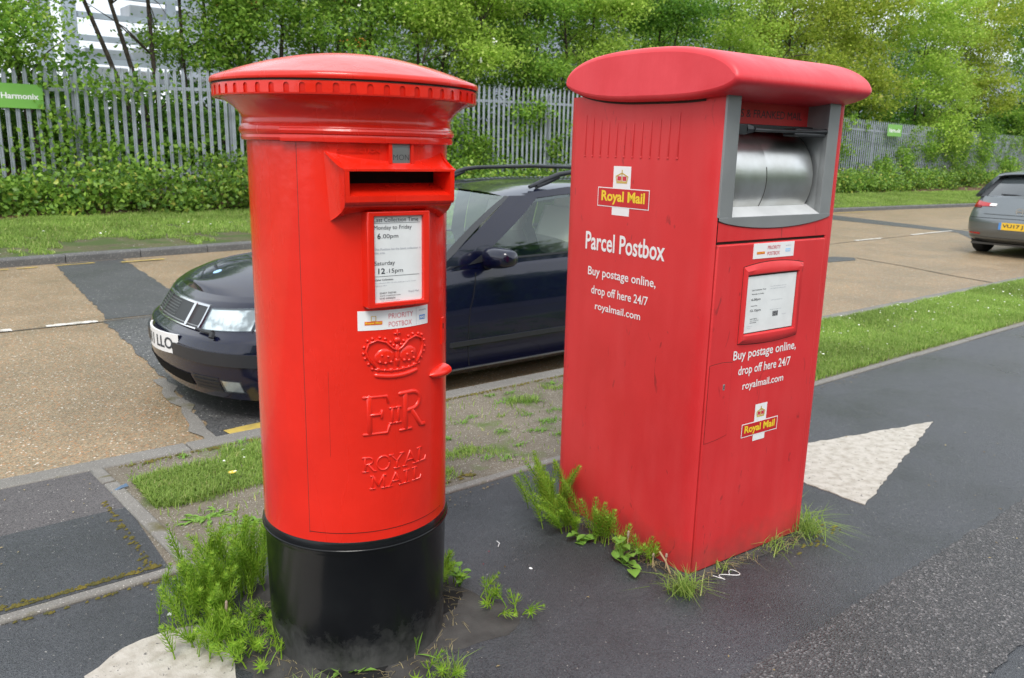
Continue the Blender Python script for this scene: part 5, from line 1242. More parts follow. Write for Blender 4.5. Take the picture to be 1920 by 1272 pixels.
    # greenhouse
    def S(x, h):  # side glass surface, near and far by sign
        b = .795+.012*(x-2); t_ = float(np.interp(x, [2.1, 2.5, 3.3, 4.2], [1.188, 1.226, 1.236, 1.205])); y = .765-.135*h-.0+.018*math.sin(PI*h); return y, b+(t_-b)*h
    for sd_ in (-1, 1):
        fn = lambda x, h, o=0.0: (x, sd_*(S(x, h)[0]+o), S(x, h)[1])
        fno = lambda o: (lambda x, h: fn(x, h, o))
        win = [((1.66, .04), (2.53, .04), (2.53, .945), (2.22, .93)), ((2.66, .04), (3.28, .04), (3.30, .945), (2.66, .945)), ((3.40, .04), (4.16, .06), (4.02, .93), (3.42, .945))]
        for k, (A, B, C_, D_) in enumerate(win):
            mb = MB(); quadpatch(mb, A, B, C_, D_, fno(.0), 10, 8, flip=sd_ > 0); mb.build('side_window', M['glass'] if k == 0 else M['glass_dark'], root, smooth=True)
        # pillars and rails, body coloured
        strips = [((1.38, 0), (1.52, 0), (2.14, 1.0), (2.00, 1.0)), ((1.52, 0), (1.66, .04), (2.22, .93), (2.14, 1.0)), ((2.53, .04), (2.66, .04), (2.66, .945), (2.53, .945)), ((3.28, .04), (3.40, .04), (3.42, .945), (3.30, .945)), ((4.16, .0), (4.34, 0), (4.16, 1), (4.02, .93)),
                  ((2.22, .93), (4.02, .93), (4.10, 1.03), (2.10, 1.03)), ((1.45, -.06), (4.25, -.06), (4.2, .04), (1.64, .04))]
        mb = MB()
        for A, B, C_, D_ in strips: quadpatch(mb, A, B, C_, D_, fno(.006), 10, 5, flip=sd_ > 0)
        mb.build('window_frame', M['navy'], root, smooth=True, angle=50)
        mb = MB(); quadpatch(mb, (1.64, .035), (2.53, .035), (2.53, .065), (1.66, .065), fno(.009), 10, 1); quadpatch(mb, (1.58, .0), (1.76, .04), (1.86, .22), (1.76, .22), fno(.010), 4, 3); quadpatch(mb, (2.53, .04), (2.545, .04), (2.545, .94), (2.53, .94), fno(.008), 1, 5); mb.build('window_trim', M['black_plastic'], root)
    # windscreen
    def WS(y, h):  # y -1..1, h 0..1
        xb = 1.19+.24*y*y; zb = .865-.055*y*y; xt = 1.91+.10*y*y; zt = 1.208-.03*y*y; yy = y*(.745*(1-h)+.615*h); return (xb+(xt-xb)*h, yy, zb+(zt-zb)*h+.018*math.sin(PI*h))
    mb = MB(); mb.grid([[WS(-1+2*i/16, j/8) for i in range(17)] for j in range(9)]); mb.build('windscreen', M['screen_glass'], root, smooth=True)
    for sd_ in (-1, 1):
        mb = MB(); mb.grid([[tuple(Vector(WS(sd_*q, j/8))+Vector((0, 0, .006))) for q in (.955, .975, 1.0, 1.02)] for j in range(9)], flip=sd_ > 0); mb.build('pillar_trim', M['black_plastic'], root, smooth=True)
    mb = MB(); mb.grid([[tuple(Vector(WS(-1+2*i/16, j))+Vector((dx, 0, .004))) for i in range(17)] for j, dx in ((0, -.05), (.05, 0))]); mb.build('scuttle', M['black_plastic'], root)
    # roof
    def RF(x, y):
        k = (x-2.0)/2.15; wd = .618; e = 1.198+.062*math.sin(PI/2*min(1, max(0, k)/.35))-.05*max(0, k-.6)**2*4; return (x, y*wd, e+.016*(1-y*y)-.030*abs(y)**6)
    rws = []
    for i in range(21):
        k = i/20; rws.append([(lambda p: p)(RF(1.91+.10*(y*y)*(1-k)**2+(4.16-1.91)*k, y)) for y in [-1+2*j/16 for j in range(17)]])
    mb = MB().grid(rws, flip=True)
    for sd_ in (0, 16):
        e = [r_[sd_] for r_ in rws]; s_ = -1 if sd_ == 0 else 1; mb.grid([e, [(p[0], p[1]+s_*.016, p[2]-.018) for p in e], [(p[0], p[1]+s_*.022, p[2]-.05) for p in e]], flip=s_ > 0)
    mb.build('roof', M['navy'], root, smooth=True, angle=60)
    mb = MB()
    mb.grid([[(4.16+.17*h, y*(.60+.12*h), 1.235-.42*h) for y in [-1+2*j/10 for j in range(11)]] for h in [0, .25, .5, .75, 1]], flip=True); mb.build('rear_window', M['glass_dark'], root, smooth=True)
    # roof rails
    for sd_ in (-1, 1):
        pts = [(2.24, 1.235), (2.36, 1.275), (2.50, 1.318), (2.62, 1.332), (3.2, 1.345), (3.7, 1.335), (3.85, 1.315), (4.0, 1.26)]
        mb = MB(); mb.tube([(x, sd_*.548, z) for x, z in pts], [.012, .018, .017, .015, .015, .015, .017, .012], 8); mb.tube([(2.50, sd_*.548, 1.300), (2.40, sd_*.546, 1.270), (2.30, sd_*.545, 1.242)], [.012, .020, .020], 8)
        mb.build('roof_rail', M['rubber_strip'], root, smooth=True)
    # doors: shut lines, handles, rub strips, sills, mirrors
    for sd_ in (-1, 1):
        def ux(x): lo, hi = 1., 2.; return 1+(x-(.0+.42))/(4.42-.22-.42)
        mb = MB(); c.patch(mb, ux(1.35), ux(4.0), .305, .335, sd_, .010, 30, 1); mb.build('rub_strip', M['rubber_strip'], root, smooth=True, angle=40)
        mb = MB(); c.patch(mb, ux(1.25), ux(3.0), .152, .158, sd_, .007, 20, 1); mb.build('sill_trim', M['steel'], root)
        mb = MB(); c.patch(mb, ux(1.25), ux(4.0), .495, .502, sd_, .002, 30, 1); mb.build('body_crease', M['navy'], root, smooth=True, angle=60)
        for x in (1.48, 2.60, 3.18):
            mb = MB(); c.patch(mb, ux(x), ux(x+.006), .17, .785, sd_, .0012, 1, 12); mb.build('door_gap', M['black_void'], root)
        for x in (2.42, 3.22):
            p = c.at(ux(x), .655, sd_, 0); mb = MB()
            mb.tube([(p.x-.09, p.y+sd_*.004, .682), (p.x-.05, p.y+sd_*.028, .688), (p.x+.05, p.y+sd_*.028, .690), (p.x+.09, p.y+sd_*.004, .688)], [.014, .017, .017, .013], 8); hd = mb.build('door_handle', M['rubber_strip'], root, smooth=True)
            rws = [[(p.x+.10*math.cos(t)*q, p.y+sd_*(.006 if q > .9 else -.001), .680+.042*math.sin(t)*q) for t in [2*PI*k/16 for k in range(16)]] for q in (1, .8, .02)]
            MB().grid(rws, closev=True).build('handle_cup', M['rubber_strip'], hd, smooth=True)
        # mirror housing
        rws = []
        for i in range(9):
            an = PI*i/8-PI/2; rws.append([])
            for k in range(16):
                t = 2*PI*k/16; cx_, cz_ = math.copysign(abs(math.cos(t))**.6, math.cos(t)), math.copysign(abs(math.sin(t))**.7, math.sin(t))
                rr = math.cos(an)**.45 if math.cos(an) > 0 else 0
                yq = math.sin(an); rws[-1].append((1.72+.07*cx_*rr+.01*yq, sd_*(.905+.115*yq), .838+.064*cz_*rr*(1-.12*yq)+.006*yq))
        MB().grid(rws, closev=True).build('door_mirror', M['navy'], root, smooth=True)
        MB().tube([(1.74, sd_*.76, .785), (1.72, sd_*.82, .795), (1.71, sd_*.87, .81)], [.04, .032, .026], 8).build('mirror_stalk', M['black_plastic'], root, smooth=True)
    # interior
    for y in (-.34, .34):
        for x in (2.35, 3.15):
            st = empty('seat', (x, y, 0)); st.parent = root
            MB().box(-.25, .25, -.23, .23, .42, .60).build('cushion', M['seat'], st, bevel=.05, seg=3)
            rws = [[(.20+.22*k+dx, yy, .58+.50*k) for yy, dx in ((-.23, .0), (-.17, -.03), (0, -.02), (.17, -.03), (.23, 0), (.2, .09), (-.2, .09))] for k in [0, .25, .5, .75, 1]]
            MB().grid(rws, closev=True).build('seat_back', M['seat'], st, smooth=True)
            MB().box(.40, .49, -.13, .13, 1.07, 1.19).build('headrest', M['seat'], st, bevel=.035, seg=3)
    MB().box(1.45, 1.85, -.70, .70, .62, .83).build('dashboard', M['cabin'], root, bevel=.05)
    MB().box(1.5, 4.2, -.72, .72, .17, .40).build('cabin_floor', M['cabin'], root)
    mb = MB(); mb.tube([(1.95+.05*math.sin(t), .34+.17*math.cos(t), .80+.17*math.sin(t)) for t in [2*PI*k/20 for k in range(21)]], .013, 6); mb.build('steering_wheel', M['cabin'], root)
    for y in (-.6, .6):
        mb = MB(); c.patch(mb, 2.62, 2.95, .66, .80, 1 if y > 0 else -1, .005, 6, 2); mb.build('tail_light', M['tail_red'], root)
estate()

def hatchback():
    root = empty('parked_hatchback', (13.95+4.0, 4.93, -.1), PI, 'metallic grey hatchback seen from behind with yellow number plate', 'car')
    L_ = 4.0; zk = [0, .1, .3, .6, .9, 1]
    rows = [dict(xf=.12, w=.72, xr=3.84, zk=zk, zv=[.17, .16, .14, .15, .20, .235]),
            dict(xf=.03, w=.80, xr=3.95, zk=zk, zv=[.22, .21, .18, .19, .26, .28]),
            dict(xf=.0, w=.825, xr=4.0, zk=zk, zv=[.36, .36, .36, .38, .40, .40]),
            dict(xf=.02, w=.83, xr=4.0, zk=zk, zv=[.48, .50, .52, .54, .56, .55]),
            dict(xf=.07, w=.82, xr=3.955, zk=zk, zv=[.56, .60, .64, .66, .68, .66]),
            dict(xf=.14, w=.79, xr=3.90, zk=zk, zv=[.62, .68, .76, .80, .80, .78]),
            dict(xf=.20, w=.745, xr=3.82, zk=zk, zv=[.66, .74, .86, .91, .93, .90])]
    cfg = dict(L=L_, rows=rows, Rf=.45, Rr=.34, pf=2.5, pr=2.7, arch=.33, wheels=(.80, 3.25), wz=.30, crown=lambda x: float(np.interp(x, [.2, .5, 1.2, 4], [.03, .06, .06, .03])))
    c = Car(cfg); c.shell(root, M['greycar'])
    for x in (.80, 3.25):
        for sd_ in (-1, 1):
            wheel(root, x, sd_*.715, .30, .30, .20, sd_)
            mb = MB(); mb.grid([[(x+.333*math.cos(a), sd_*yy, .30+.333*math.sin(a)) for a in [PI*i/14 for i in range(15)]] for yy in (.80, .50)]); mb.build('arch_liner', M['cabin'], root)
    MB().box(.3, 3.8, -.70, .70, .17, .20).build('underbody', M['cabin'], root)
    def S(x, h):
        b = .90+.01*(x-2); t_ = float(np.interp(x, [1.4, 2.0, 2.6, 3.5], [1.22, 1.29, 1.305, 1.25])); return .755-.16*h+.02*math.sin(PI*h), b+(t_-b)*h
    for sd_ in (-1, 1):
        fno = lambda o: (lambda x, h: (x, sd_*(S(x, h)[0]+o), S(x, h)[1]))
        for A, B, C_, D_ in [((1.35, .03), (2.1, .03), (2.1, .93), (1.80, .93)), ((2.18, .03), (2.85, .03), (2.82, .93), (2.18, .93)), ((2.93, .05), (3.30, .25), (3.16, .88), (2.90, .93))]:
            mb = MB(); quadpatch(mb, A, B, C_, D_, fno(0), 8, 5); mb.build('side_window', M['glass_dark'], root, smooth=True)
        mb = MB()
        for A, B, C_, D_ in [((1.10, 0), (1.35, .03), (1.80, .93), (1.70, 1.02)), ((2.1, .03), (2.18, .03), (2.18, .93), (2.1, .93)), ((2.85, .0), (3.74, .0), (3.34, 1.02), (3.1, 1.0)), ((1.80, .93), (3.2, .93), (3.3, 1.04), (1.7, 1.04)), ((1.3, -.05), (3.7, -.05), (3.6, .05), (1.3, .04))]: quadpatch(mb, A, B, C_, D_, fno(.006), 8, 5)
        mb.build('window_frame', M['greycar'], root, smooth=True, angle=50)
        # lamps, reflectors
        mb = MB(); c.patch(mb, 2.20, 2.74, lambda q: .745+.03*q, lambda q: .855-.045*q, sd_, .008, 14, 3); tl = mb.build('tail_light', M['tail_red'], root, smooth=True, angle=40)
        mb = MB(); c.patch(mb, 2.66, 2.76, .775, .812, sd_, .013, 4, 1); mb.build('reversing_lens', M['white_vinyl'], tl)
        mb = MB(); c.patch(mb, 2.30, 2.50, .74, .775, sd_, .012, 6, 1); mb.build('indicator_band', mat('dark_red_lens', (.2, .004, .006), .2), tl)
        mb = MB(); c.patch(mb, 2.30, 2.60, .335, .362, sd_, .006, 8, 1); mb.build('rear_reflector', M['tail_red'], root)
        mb = MB(); c.patch(mb, 2.0, 3.0, .236, .30, sd_, .004, 16, 1); mb.build('diffuser', M['rubber_strip'], root)
        mb = MB(); c.patch(mb, 2.26, 3.0, lambda q: .585+.01*q, lambda q: .592+.01*q, sd_, .002, 16, 1); mb.build('tailgate_gap', M['black_void'], root)
        mb = MB(); c.patch(mb, 2.62, 3.0, .655, .672, sd_, .012, 10, 1); mb.build('tailgate_lip', M['greycar'], root, smooth=True, angle=40)
        mb = MB(); c.patch(mb, .5, .9, .60, .70, sd_, .006, 8, 2); mb.build('headlight', M['reflector'], root)
        mb = MB(); mb.tube([(1.38, sd_*.85, .95), (1.38, sd_*.95, .97)], [.06, .05], 8); mb.build('door_mirror', M['greycar'], root)
    # rear window, roof, spoiler
    def RW(y, h): return (3.80-.50*h-.10*y*y, y*(.68*(1-h)+.56*h), .905+.345*h+.02*math.sin(PI*h))
    mb = MB(); mb.grid([[RW(-1+2*i/12, j/6) for i in range(13)] for j in range(7)], flip=True); mb.build('rear_window', M['glass_rear'], root, smooth=True)
    for sd_ in (-1, 1):
        mb = MB(); mb.grid([[tuple(Vector(RW(sd_*q, j/8))+Vector((.0, 0, .006))) for q in (.88, .93, .98, 1.02)] for j in range(9)]); mb.build('quarter_trim', M['black_plastic'], root, smooth=True)
    rws = []
    for i in range(15):
        k = i/14; rws.append([(1.60+(3.42-1.60)*k-.06*y*y*k+.1*y*y*(1-k), y*.60, float(np.interp(k, [0, .3, .6, 1], [1.27, 1.335, 1.345, 1.285]))+.02*(1-y*y)-.03*abs(y)**6) for y in [-1+2*j/12 for j in range(13)]])
    mb = MB().grid(rws)
    e = rws[-1]; mb.grid([e, [(p[0]+.02, p[1], p[2]-.03) for p in e], [(p[0]-.05, p[1], p[2]-.05) for p in e]])
    mb.build('roof', M['greycar'], root, smooth=True, angle=50)
    mb = MB(); mb.grid([[(1.02+.55*h+.2*y*y*(1-h), y*(.72*(1-h)+.58*h), .90+.36*h) for y in [-1+2*i/12 for i in range(13)]] for h in [0, .25, .5, .75, 1]]); mb.build('windscreen', M['glass'], root, smooth=True)
    mb = MB(); mb.tube([(3.80, 0, .93), (3.74, -.15, .955), (3.72, -.38, .96)], [.015, .012, .008], 6); mb.tube([(3.80, 0, .93), (3.79, .12, .935)], [.02, .02], 6); mb.build('rear_wiper', M['black_plastic'], root)
    # rear number plate
    p = c.at(3.0, .48, 1); np_ = empty('number_plate', (p.x+.014, 0, .485)); np_.parent = root
    MB().box(-.01, 0, -.245, .245, -.055, .055).build('plate', M['plate_yellow'], np_)
    MB().box(0, .001, -.245, -.205, -.054, .054).build('plate_band', M['ink_blue'], np_)
    v, f = text_mesh('VU17 J', lambda a, b, d: (.002, a, b), width=.29, height=.068, cx=-.19, cy=0, align='L', offset=.02); mobj('plate_text', v, f, M['ink'], np_)
    mb = MB(); q = c.at(3.0, .70, 1); mb.grid([[(q.x+.012, .055*math.cos(t)*r_, .715+.055*math.sin(t)*r_) for t in [2*PI*k/20 for k in range(20)]] for r_ in (1, .78)], closev=True); mb.box(q.x+.006, q.x+.012, -.04, .04, .708, .722); mb.build('badge', M['chrome'], root)
    MB().box(1.5, 3.4, -.70, .70, .3, .88).build('cabin', M['cabin'], root)
M['glass_rear'] = mat('rear_glass', (.05, .06, .065), .06, coat=1)
hatchback()

# ------------------------------------------------------------------ weeds around the boxes
def horsetail(name, x, y, stems, label, spread=(.1, .08), h=(.16, .30), lean=.5, group=None, dirn=None, br=.034):
    t = empty(name, (x, y, 0), 0, label, 'weed', group)
    st = MB(); V = []; 
    for k in range(stems):
        an = rng.uniform(0, 2*PI); bx, by = rng.normal(0, spread[0]), rng.normal(0, spread[1]); H = rng.uniform(*h)
        if dirn is not None: an = dirn+rng.normal(0, .7)
        lx, ly = math.cos(an)*lean*rng.uniform(.3, 1), math.sin(an)*lean*rng.uniform(.3, 1)
        pts = [Vector((bx+lx*H*(q**1.4), by+ly*H*(q**1.4), H*q*(1-.18*lean*q))) for q in [i/5 for i in range(6)]]
        st.tube(pts, [.0020, .0019, .0017, .0014, .001, .0005], 4, cap=False)
        nw = int(H/.014)
        for wv in range(2, nw+1):
            q = wv/nw; f_ = q*5; i0 = min(4, int(f_)); p = pts[i0].lerp(pts[i0+1], f_-i0); ax = (pts[i0+1]-pts[i0]).normalized()
            L_ = br*(math.sin(PI*min(1, q*.80+.12)))**.7*rng.uniform(.8, 1.15)
            s1 = ax.cross(Vector((1, .1, 0))).normalized(); s2 = ax.cross(s1); nb = 8; ph = rng.uniform(0, 6)
            for b in range(nb):
                a2 = ph+2*PI*b/nb; rad = s1*math.cos(a2)+s2*math.sin(a2); tang = ax.cross(rad)
                m1 = p+rad*L_*.42+ax*L_*.28; e = p+rad*L_*.72+ax*L_*.85
                w2 = .0011
                w2 *= 1.3; V.append((p-tang*w2, p+tang*w2, m1+tang*w2, m1-tang*w2, e))
    tag(st.build('stems', M['horsetail'], t), kind='stuff')
    co = np.array([[tuple(a) for a in q] for q in V]).reshape(-1, 3); n = len(V); i = np.arange(n)[:, None]*5
    tr = np.concatenate([i+np.array([0, 1, 2]), i+np.array([0, 2, 3]), i+np.array([3, 2, 4])], 1).reshape(-1, 3)
    tag(tri_mesh('branches', co, tr, M['horsetail'], t), kind='stuff')
    return t
G = 'horsetail weeds growing round the postboxes'
horsetail('horsetail', .79, 2.34, 44, 'tall bushy horsetail clump against the left side of the pillar box', (.06, .055), (.14, .29), .5, G)
horsetail('horsetail', .69, 2.24, 40, 'broad bright horsetail clump left of the pillar box beside the painted arrow', (.045, .06), (.10, .20), .45, G)
horsetail('horsetail', .66, 2.07, 26, 'low horsetail sprawl at the bottom left before the pillar box', (.05, .045), (.06, .13), .8, G)
horsetail('horsetail', .73, 1.98, 16, 'flattened horsetail at the bottom edge left of the black base', (.05, .04), (.05, .10), 1.0, G)
horsetail('horsetail', .78, 2.10, 10, 'small horsetail sprig on the dirt left of the black base', (.05, .03), (.05, .10), 1.0, G)
horsetail('horsetail', 1.355, 2.00, 26, 'low rounded horsetail tuft at the right foot of the pillar box', (.035, .035), (.06, .14), .6, G, br=.035)
horsetail('horsetail', 1.41, 1.80, 8, 'thin flattened horsetail trailing right of the pillar box', (.018, .05), (.04, .08), 1.3, G, br=.032)
horsetail('horsetail', 1.425, 1.70, 6, 'last small horsetail sprig of the trail on open tarmac', (.03, .025), (.04, .07), 1.4, G, br=.032)
horsetail('horsetail', 1.985, 2.16, 20, 'tall feathery horsetail at the back left corner of the parcel box', (.035, .05), (.16, .30), .5, G)
horsetail('horsetail', 1.945, 2.04, 15, 'spreading horsetail with low side fronds left of the parcel box', (.035, .04), (.10, .20), .9, G, dirn=PI*.95)
horsetail('horsetail', 1.985, 1.88, 14, 'yellowish upright horsetail row along the parcel box side', (.015, .05), (.09, .17), .35, G)
horsetail('horsetail', 2.005, 1.72, 8, 'short horsetail nearest the front of the parcel box side', (.012, .035), (.05, .10), .4, G)
horsetail('horsetail', 1.065, 1.60, 6, 'horsetail sprig before the black base at the bottom edge', (.05, .015), (.04, .07), .8, G)

def leafy(name, x, y, items, label, mt='broadleaf', cat='weed', group=None):
    """items: (dx, dy, z, length, width, yaw, pitch)"""
    t = empty(name, (x, y, 0), 0, label, cat, group)
    for (dx, dy, z, l, wd, yaw, pit) in items:
        rows = []
        for i in range(8):
            k = i/7; hw = wd/2*math.sin(PI*(k**.8)*.98+.02)
            rows.append([(l*k*math.cos(pit), s_*hw, l*k*math.sin(pit)-.25*l*k*k+abs(s_)*hw*.35) for s_ in (-1, -.5, 0, .5, 1)])
        c_, s2 = math.cos(yaw), math.sin(yaw)
        rows = [[(dx+p[0]*c_-p[1]*s2, dy+p[0]*s2+p[1]*c_, z+p[2]) for p in rw] for rw in rows]
        mb = MB().grid(rows); mb.tube([(0, 0, 0), (dx*.6, dy*.6, z*.8), (dx, dy, z)], [.0018, .0015, .0012], 4, cap=False)
        mb.build('leaf', M[mt], t, smooth=True)
    return t
leafy('dock_weed', 1.935, 1.735, [(rng.uniform(-.03, .03), rng.uniform(-.04, .04), rng.uniform(.01, .08), rng.uniform(.03, .055), rng.uniform(.022, .036), rng.uniform(0, 6.28), rng.uniform(0, .8)) for _ in range(17)]+[(-.02, -.06, .012, .055, .045, -2.2, .25), (-.01, -.05, .015, .035, .03, -1.2, .2)], 'broad leaved green weed at the foot of the parcel box side')
leafy('dock_weed', 1.93, 1.93, [(rng.uniform(-.03, .03), rng.uniform(-.03, .03), rng.uniform(.0, .04), rng.uniform(.03, .05), rng.uniform(.02, .035), rng.uniform(0, 6.28), rng.uniform(0, .6)) for _ in range(9)], 'small round leaved weed under the horsetail by the parcel box')
leafy('dock_weed', 1.40, 1.95, [(rng.uniform(-.03, .03), rng.uniform(-.03, .03), rng.uniform(.02, .06), .032, .018, rng.uniform(0, 6.28), rng.uniform(.1, .6)) for _ in range(12)], 'little leafy weed in the tuft right of the pillar box')
leafy('plantain_weed', .905, 1.755, [(rng.uniform(-.03, .03), rng.uniform(-.02, .02), 0, rng.uniform(.05, .09), .018, a, rng.uniform(.2, .9)) for a in (0, .7, 1.5, 2.2, 3, 3.9, 4.6, 5.5)], 'reddish tipped plantain at the bottom before the black base')
leafy('spiky_weed', 1.085, 1.712, [(0, 0, z, l, .006, a, p) for z, l, a, p in [(0, .10, 0, 1.35), (.02, .09, 2, 1.25), (.04, .07, 4, 1.1), (.02, .08, 1, .5), (.03, .07, 3, .45), (.01, .08, 5.2, .3), (.0, .06, 4.2, .2), (.05, .06, .5, .9), (.05, .07, 2.8, 1.0), (.0, .07, .3, .15), (0, .06, 3.4, .15)]], 'single narrow leaved weed standing before the black base')
r_leaf = [(rng.uniform(-.1, .1), rng.uniform(-.04, .04), .0, rng.uniform(.03, .06), .012, rng.uniform(0, 6.28), rng.uniform(0, .4)) for _ in range(30)]
leafy('rosette_weed', .93, 2.93, r_leaf, 'pale flat rosette weeds on the bare verge behind the edging')
leafy('rosette_weed', 1.02, 2.78, [(a, b, c_, d*1.1, e, f_+1, g_) for a, b, c_, d, e, f_, g_ in r_leaf], 'flat grey green rosette weeds nearest the tall horsetail')
def tuft(name, x, y, n, label, h=.09, sp=.03, lean=1.0, cat='grass tuft', mt='grass'):
    b = np.stack([rng.normal(0, sp, n), rng.normal(0, sp, n), np.zeros(n)], 1); o = blades(name, b, h, .0035, M[mt], lean=lean); o.location = (x, y, 0); return tag(o, label, cat, 'grass tufts on the path')
tuft('grass_tuft', 1.95, 1.485, 150, 'small grass tuft at the front corner of the parcel box', .075, .022)
tuft('grass_tuft', 2.655, 1.50, 170, 'straggly grass at the right front corner of the parcel box', .10, .035, 1.5)
tuft('grass_tuft', 2.44, 1.505, 60, 'thin grass strands under the parcel box front', .06, .035, 1.2)
tuft('grass_tuft', 2.17, 1.50, 14, 'few grass blades beside the white string', .06, .012, .8)
tuft('grass_tuft', 1.115, 1.585, 40, 'tiny grass tuft at the bottom centre edge', .06, .015, .8)
tuft('grass_tuft', .79, 1.74, 40, 'tiny grass tuft at the lower left of the black base', .05, .018, .7)
tuft('grass_tuft', .88, 2.66, 60, 'grass sprouting from the edging near the tall horsetail', .04, .04, .9)
def pebbles(name, pts, size, mt, label, cat='litter', kind='stuff'):
    mb = MB()
    for x, y, s_ in pts:
        vv = [(x+size*s_*rnd.uniform(.6, 1)*math.cos(a)*rnd.uniform(.7, 1.2), y+size*s_*rnd.uniform(.5, 1)*math.sin(a), 0.001) for a in [2*PI*k/6 for k in range(6)]]
        n = 6; vt = [((p[0]-x)*.6+x, (p[1]-y)*.6+y, size*s_*.5) for p in vv]; mb.add(vv+vt, [(i, (i+1) % n, n+(i+1) % n, n+i) for i in range(n)]+[tuple(range(n, 2*n))])
    return tag(mb.build(name, mt), label, cat, kind=kind)
# dead blades, seedlings and crumbs packed against the boxes
dm = leafmat('dry_blades', (.30, .24, .12), (.45, .38, .2), trans=.2)
bs = []
for _ in range(420):
    a = rnd.uniform(0, 2*PI); q = .252+abs(rnd.gauss(0, .03)); bs.append((1.0425+q*math.cos(a), 1.957+q*math.sin(a), 0))
for _ in range(520):
    e = rnd.random(); off = abs(rnd.gauss(0, .022))
    if e < .5: y_ = rnd.uniform(0, .72); bs.append((2.046+.059*y_-.015-off, 1.539+y_, 0))
    else: x_ = rnd.uniform(0, .6); bs.append((2.046+x_, 1.539-.059*x_-off*.7, 0))
tag(blades('dead_grass', np.array(bs), .022, .0022, dm, lean=2.2), 'dry dead grass wisps lying round the feet of both postboxes', 'dead grass', kind='stuff')
mb_c = []
for _ in range(420):
    e = rnd.random()
    if e < .45: a = rnd.uniform(0, 2*PI); q = .262+abs(rnd.gauss(0, .045)); mb_c.append((1.0425+q*math.cos(a), 1.957+q*math.sin(a), rnd.uniform(.3, 1)))
    elif e < .75: y_ = rnd.uniform(-.05, .75); mb_c.append((2.046+.059*y_-.02-abs(rnd.gauss(0, .04)), 1.539+y_, rnd.uniform(.3, 1)))
    else: x_ = rnd.uniform(-.05, .65); mb_c.append((2.046+x_, 1.539-.059*x_-abs(rnd.gauss(0, .03)), rnd.uniform(.3, 1)))
pebbles('tarmac_crumbs', mb_c, .008, M['dirt'], 'loose dark tarmac crumbs round the feet of the postboxes', 'crumbs')
# dandelions
for x, y, lb in ((1.12, 3.18, 'yellow dandelion head in the verge grass, the left one'), (1.32, 3.31, 'yellow dandelion head in the verge grass nearer the pillar box')):
    t = empty('dandelion', (x, y, 0), 0, lb, 'flower', 'dandelions'); MB().tube([(0, 0, 0), (.004, 0, .045)], .0015, 5).build('stem', M['broadleaf'], t)
    mb = MB()
    for k in range(18):
        a = 2*PI*k/18; mb.add([(.004, 0, .045), (.004+.016*math.cos(a-.1), .016*math.sin(a-.1), .052), (.004+.016*math.cos(a+.1), .016*math.sin(a+.1), .052)], [(0, 1, 2)])
    mb.build('petals', M['yellow_petal'] if 'yellow_petal' in M else M['logo_yellow'], t)
# dry horsetail cones and stalk
for k, (x, y, h, lb) in enumerate([(.67, 2.12, .10, 'left pale horsetail cone in the sprawl by the arrow'), (.705, 2.11, .12, 'right pale horsetail cone in the sprawl by the arrow'), (2.0, 1.66, .05, 'short brown horsetail cone by the parcel box foot'), (2.02, 1.62, .06, 'brown horsetail cone nearest the parcel box front'), (1.98, 1.76, .10, 'tall brown horsetail cone among the leaves')]):
    t = empty('horsetail_cone', (x, y, 0), 0, lb, 'weed', 'horsetail cones'); MB().tube([(0, 0, 0), (.003, .002, h*.7)], .002, 6).build('stalk', M['dead'], t)
    MB().tube([(.003, .002, h*.7), (.003, .002, h*.8), (.004, .002, h*.95), (.004, .002, h)], [.002, .0045, .004, .001], 8).build('cone', mat('cone_brown_%d' % k, (.35, .26, .2), .9), t)
o = MB().tube([(0, 0, .075), (.01, -.02, .045), (.018, -.035, .006)], [.0035, .003, .0035], 7).build('broken_stalk', M['dead']); o.location = (1.99, 1.625, 0); tag(o, 'pale dry broken stalk leaning at the parcel box foot', 'stalk')
# litter
o = MB().tube([(.0+.03*math.sin(a)*1.3, .02*math.sin(2*a)-.01, .003) for a in [2*PI*k/24 for k in range(20)]]+[(-.05, .02, .003)], .0013, 5).build('string', M['white_vinyl']); o.location = (2.165, 1.475, 0); tag(o, 'loop of white string on the path beside the parcel box door', 'string')
v = [(0, 0, .006), (.05, .01, .016), (.09, .04, .010), (.085, .065, .022), (.045, .035, .020), (.01, .02, .008)]
o = mobj('plastic_scrap', v+[(a, b, c_+.002) for a, b, c_ in v], [(0, 1, 4, 5), (1, 2, 3, 4), (11, 10, 7, 6), (10, 9, 8, 7)], M['litter_blue']); o.location = (.70, 3.36, 0); o.scale = (.8, .6, .7); tag(o, 'crumpled blue plastic scrap on the crossing edging stone', 'litter')
pebbles('stone', [(.615, 2.335, 1)], .011, M['white_vinyl'], 'small white stone on the path by the left arrow', 'stone', None)
pebbles('petals', [(1.14, 1.73, 1), (1.165, 1.745, 1.4), (1.12, 1.71, 1), (1.125, 1.74, .8), (1.0, 1.72, .8), (1.55, 2.02, .7), (1.3, 1.72, .6), (1.62, 2.08, .6)], .0045, M['litter_red'], 'red petals scattered right of the black base')
o = MB().tube([(0, 0, .003), (.018, .016, .004), (.022, .036, .003)], .0015, 5).build('twig', M['plate_white']); o.location = (1.665, 2.085, 0); tag(o, 'tiny pale twig on the tarmac between the postboxes', 'twig')
pebbles('pale_chip', [(1.66, 1.90, 1)], .008, M['white_vinyl'], 'pale grey chip on the tarmac between the postboxes', 'stone', None)
pts = [(rnd.uniform(.2, 4.5), rnd.uniform(.8, 2.5), rnd.uniform(.3, 1)) for _ in range(130)]+[(rnd.uniform(-.2, .7), rnd.uniform(2.65, 3.6), rnd.uniform(.3, 1)) for _ in range(90)]
pebbles('grit', pts, .0036, mat('pale_grit', (.22, .205, .18), .9), 'fine pale grit scattered on the tarmac', 'grit')
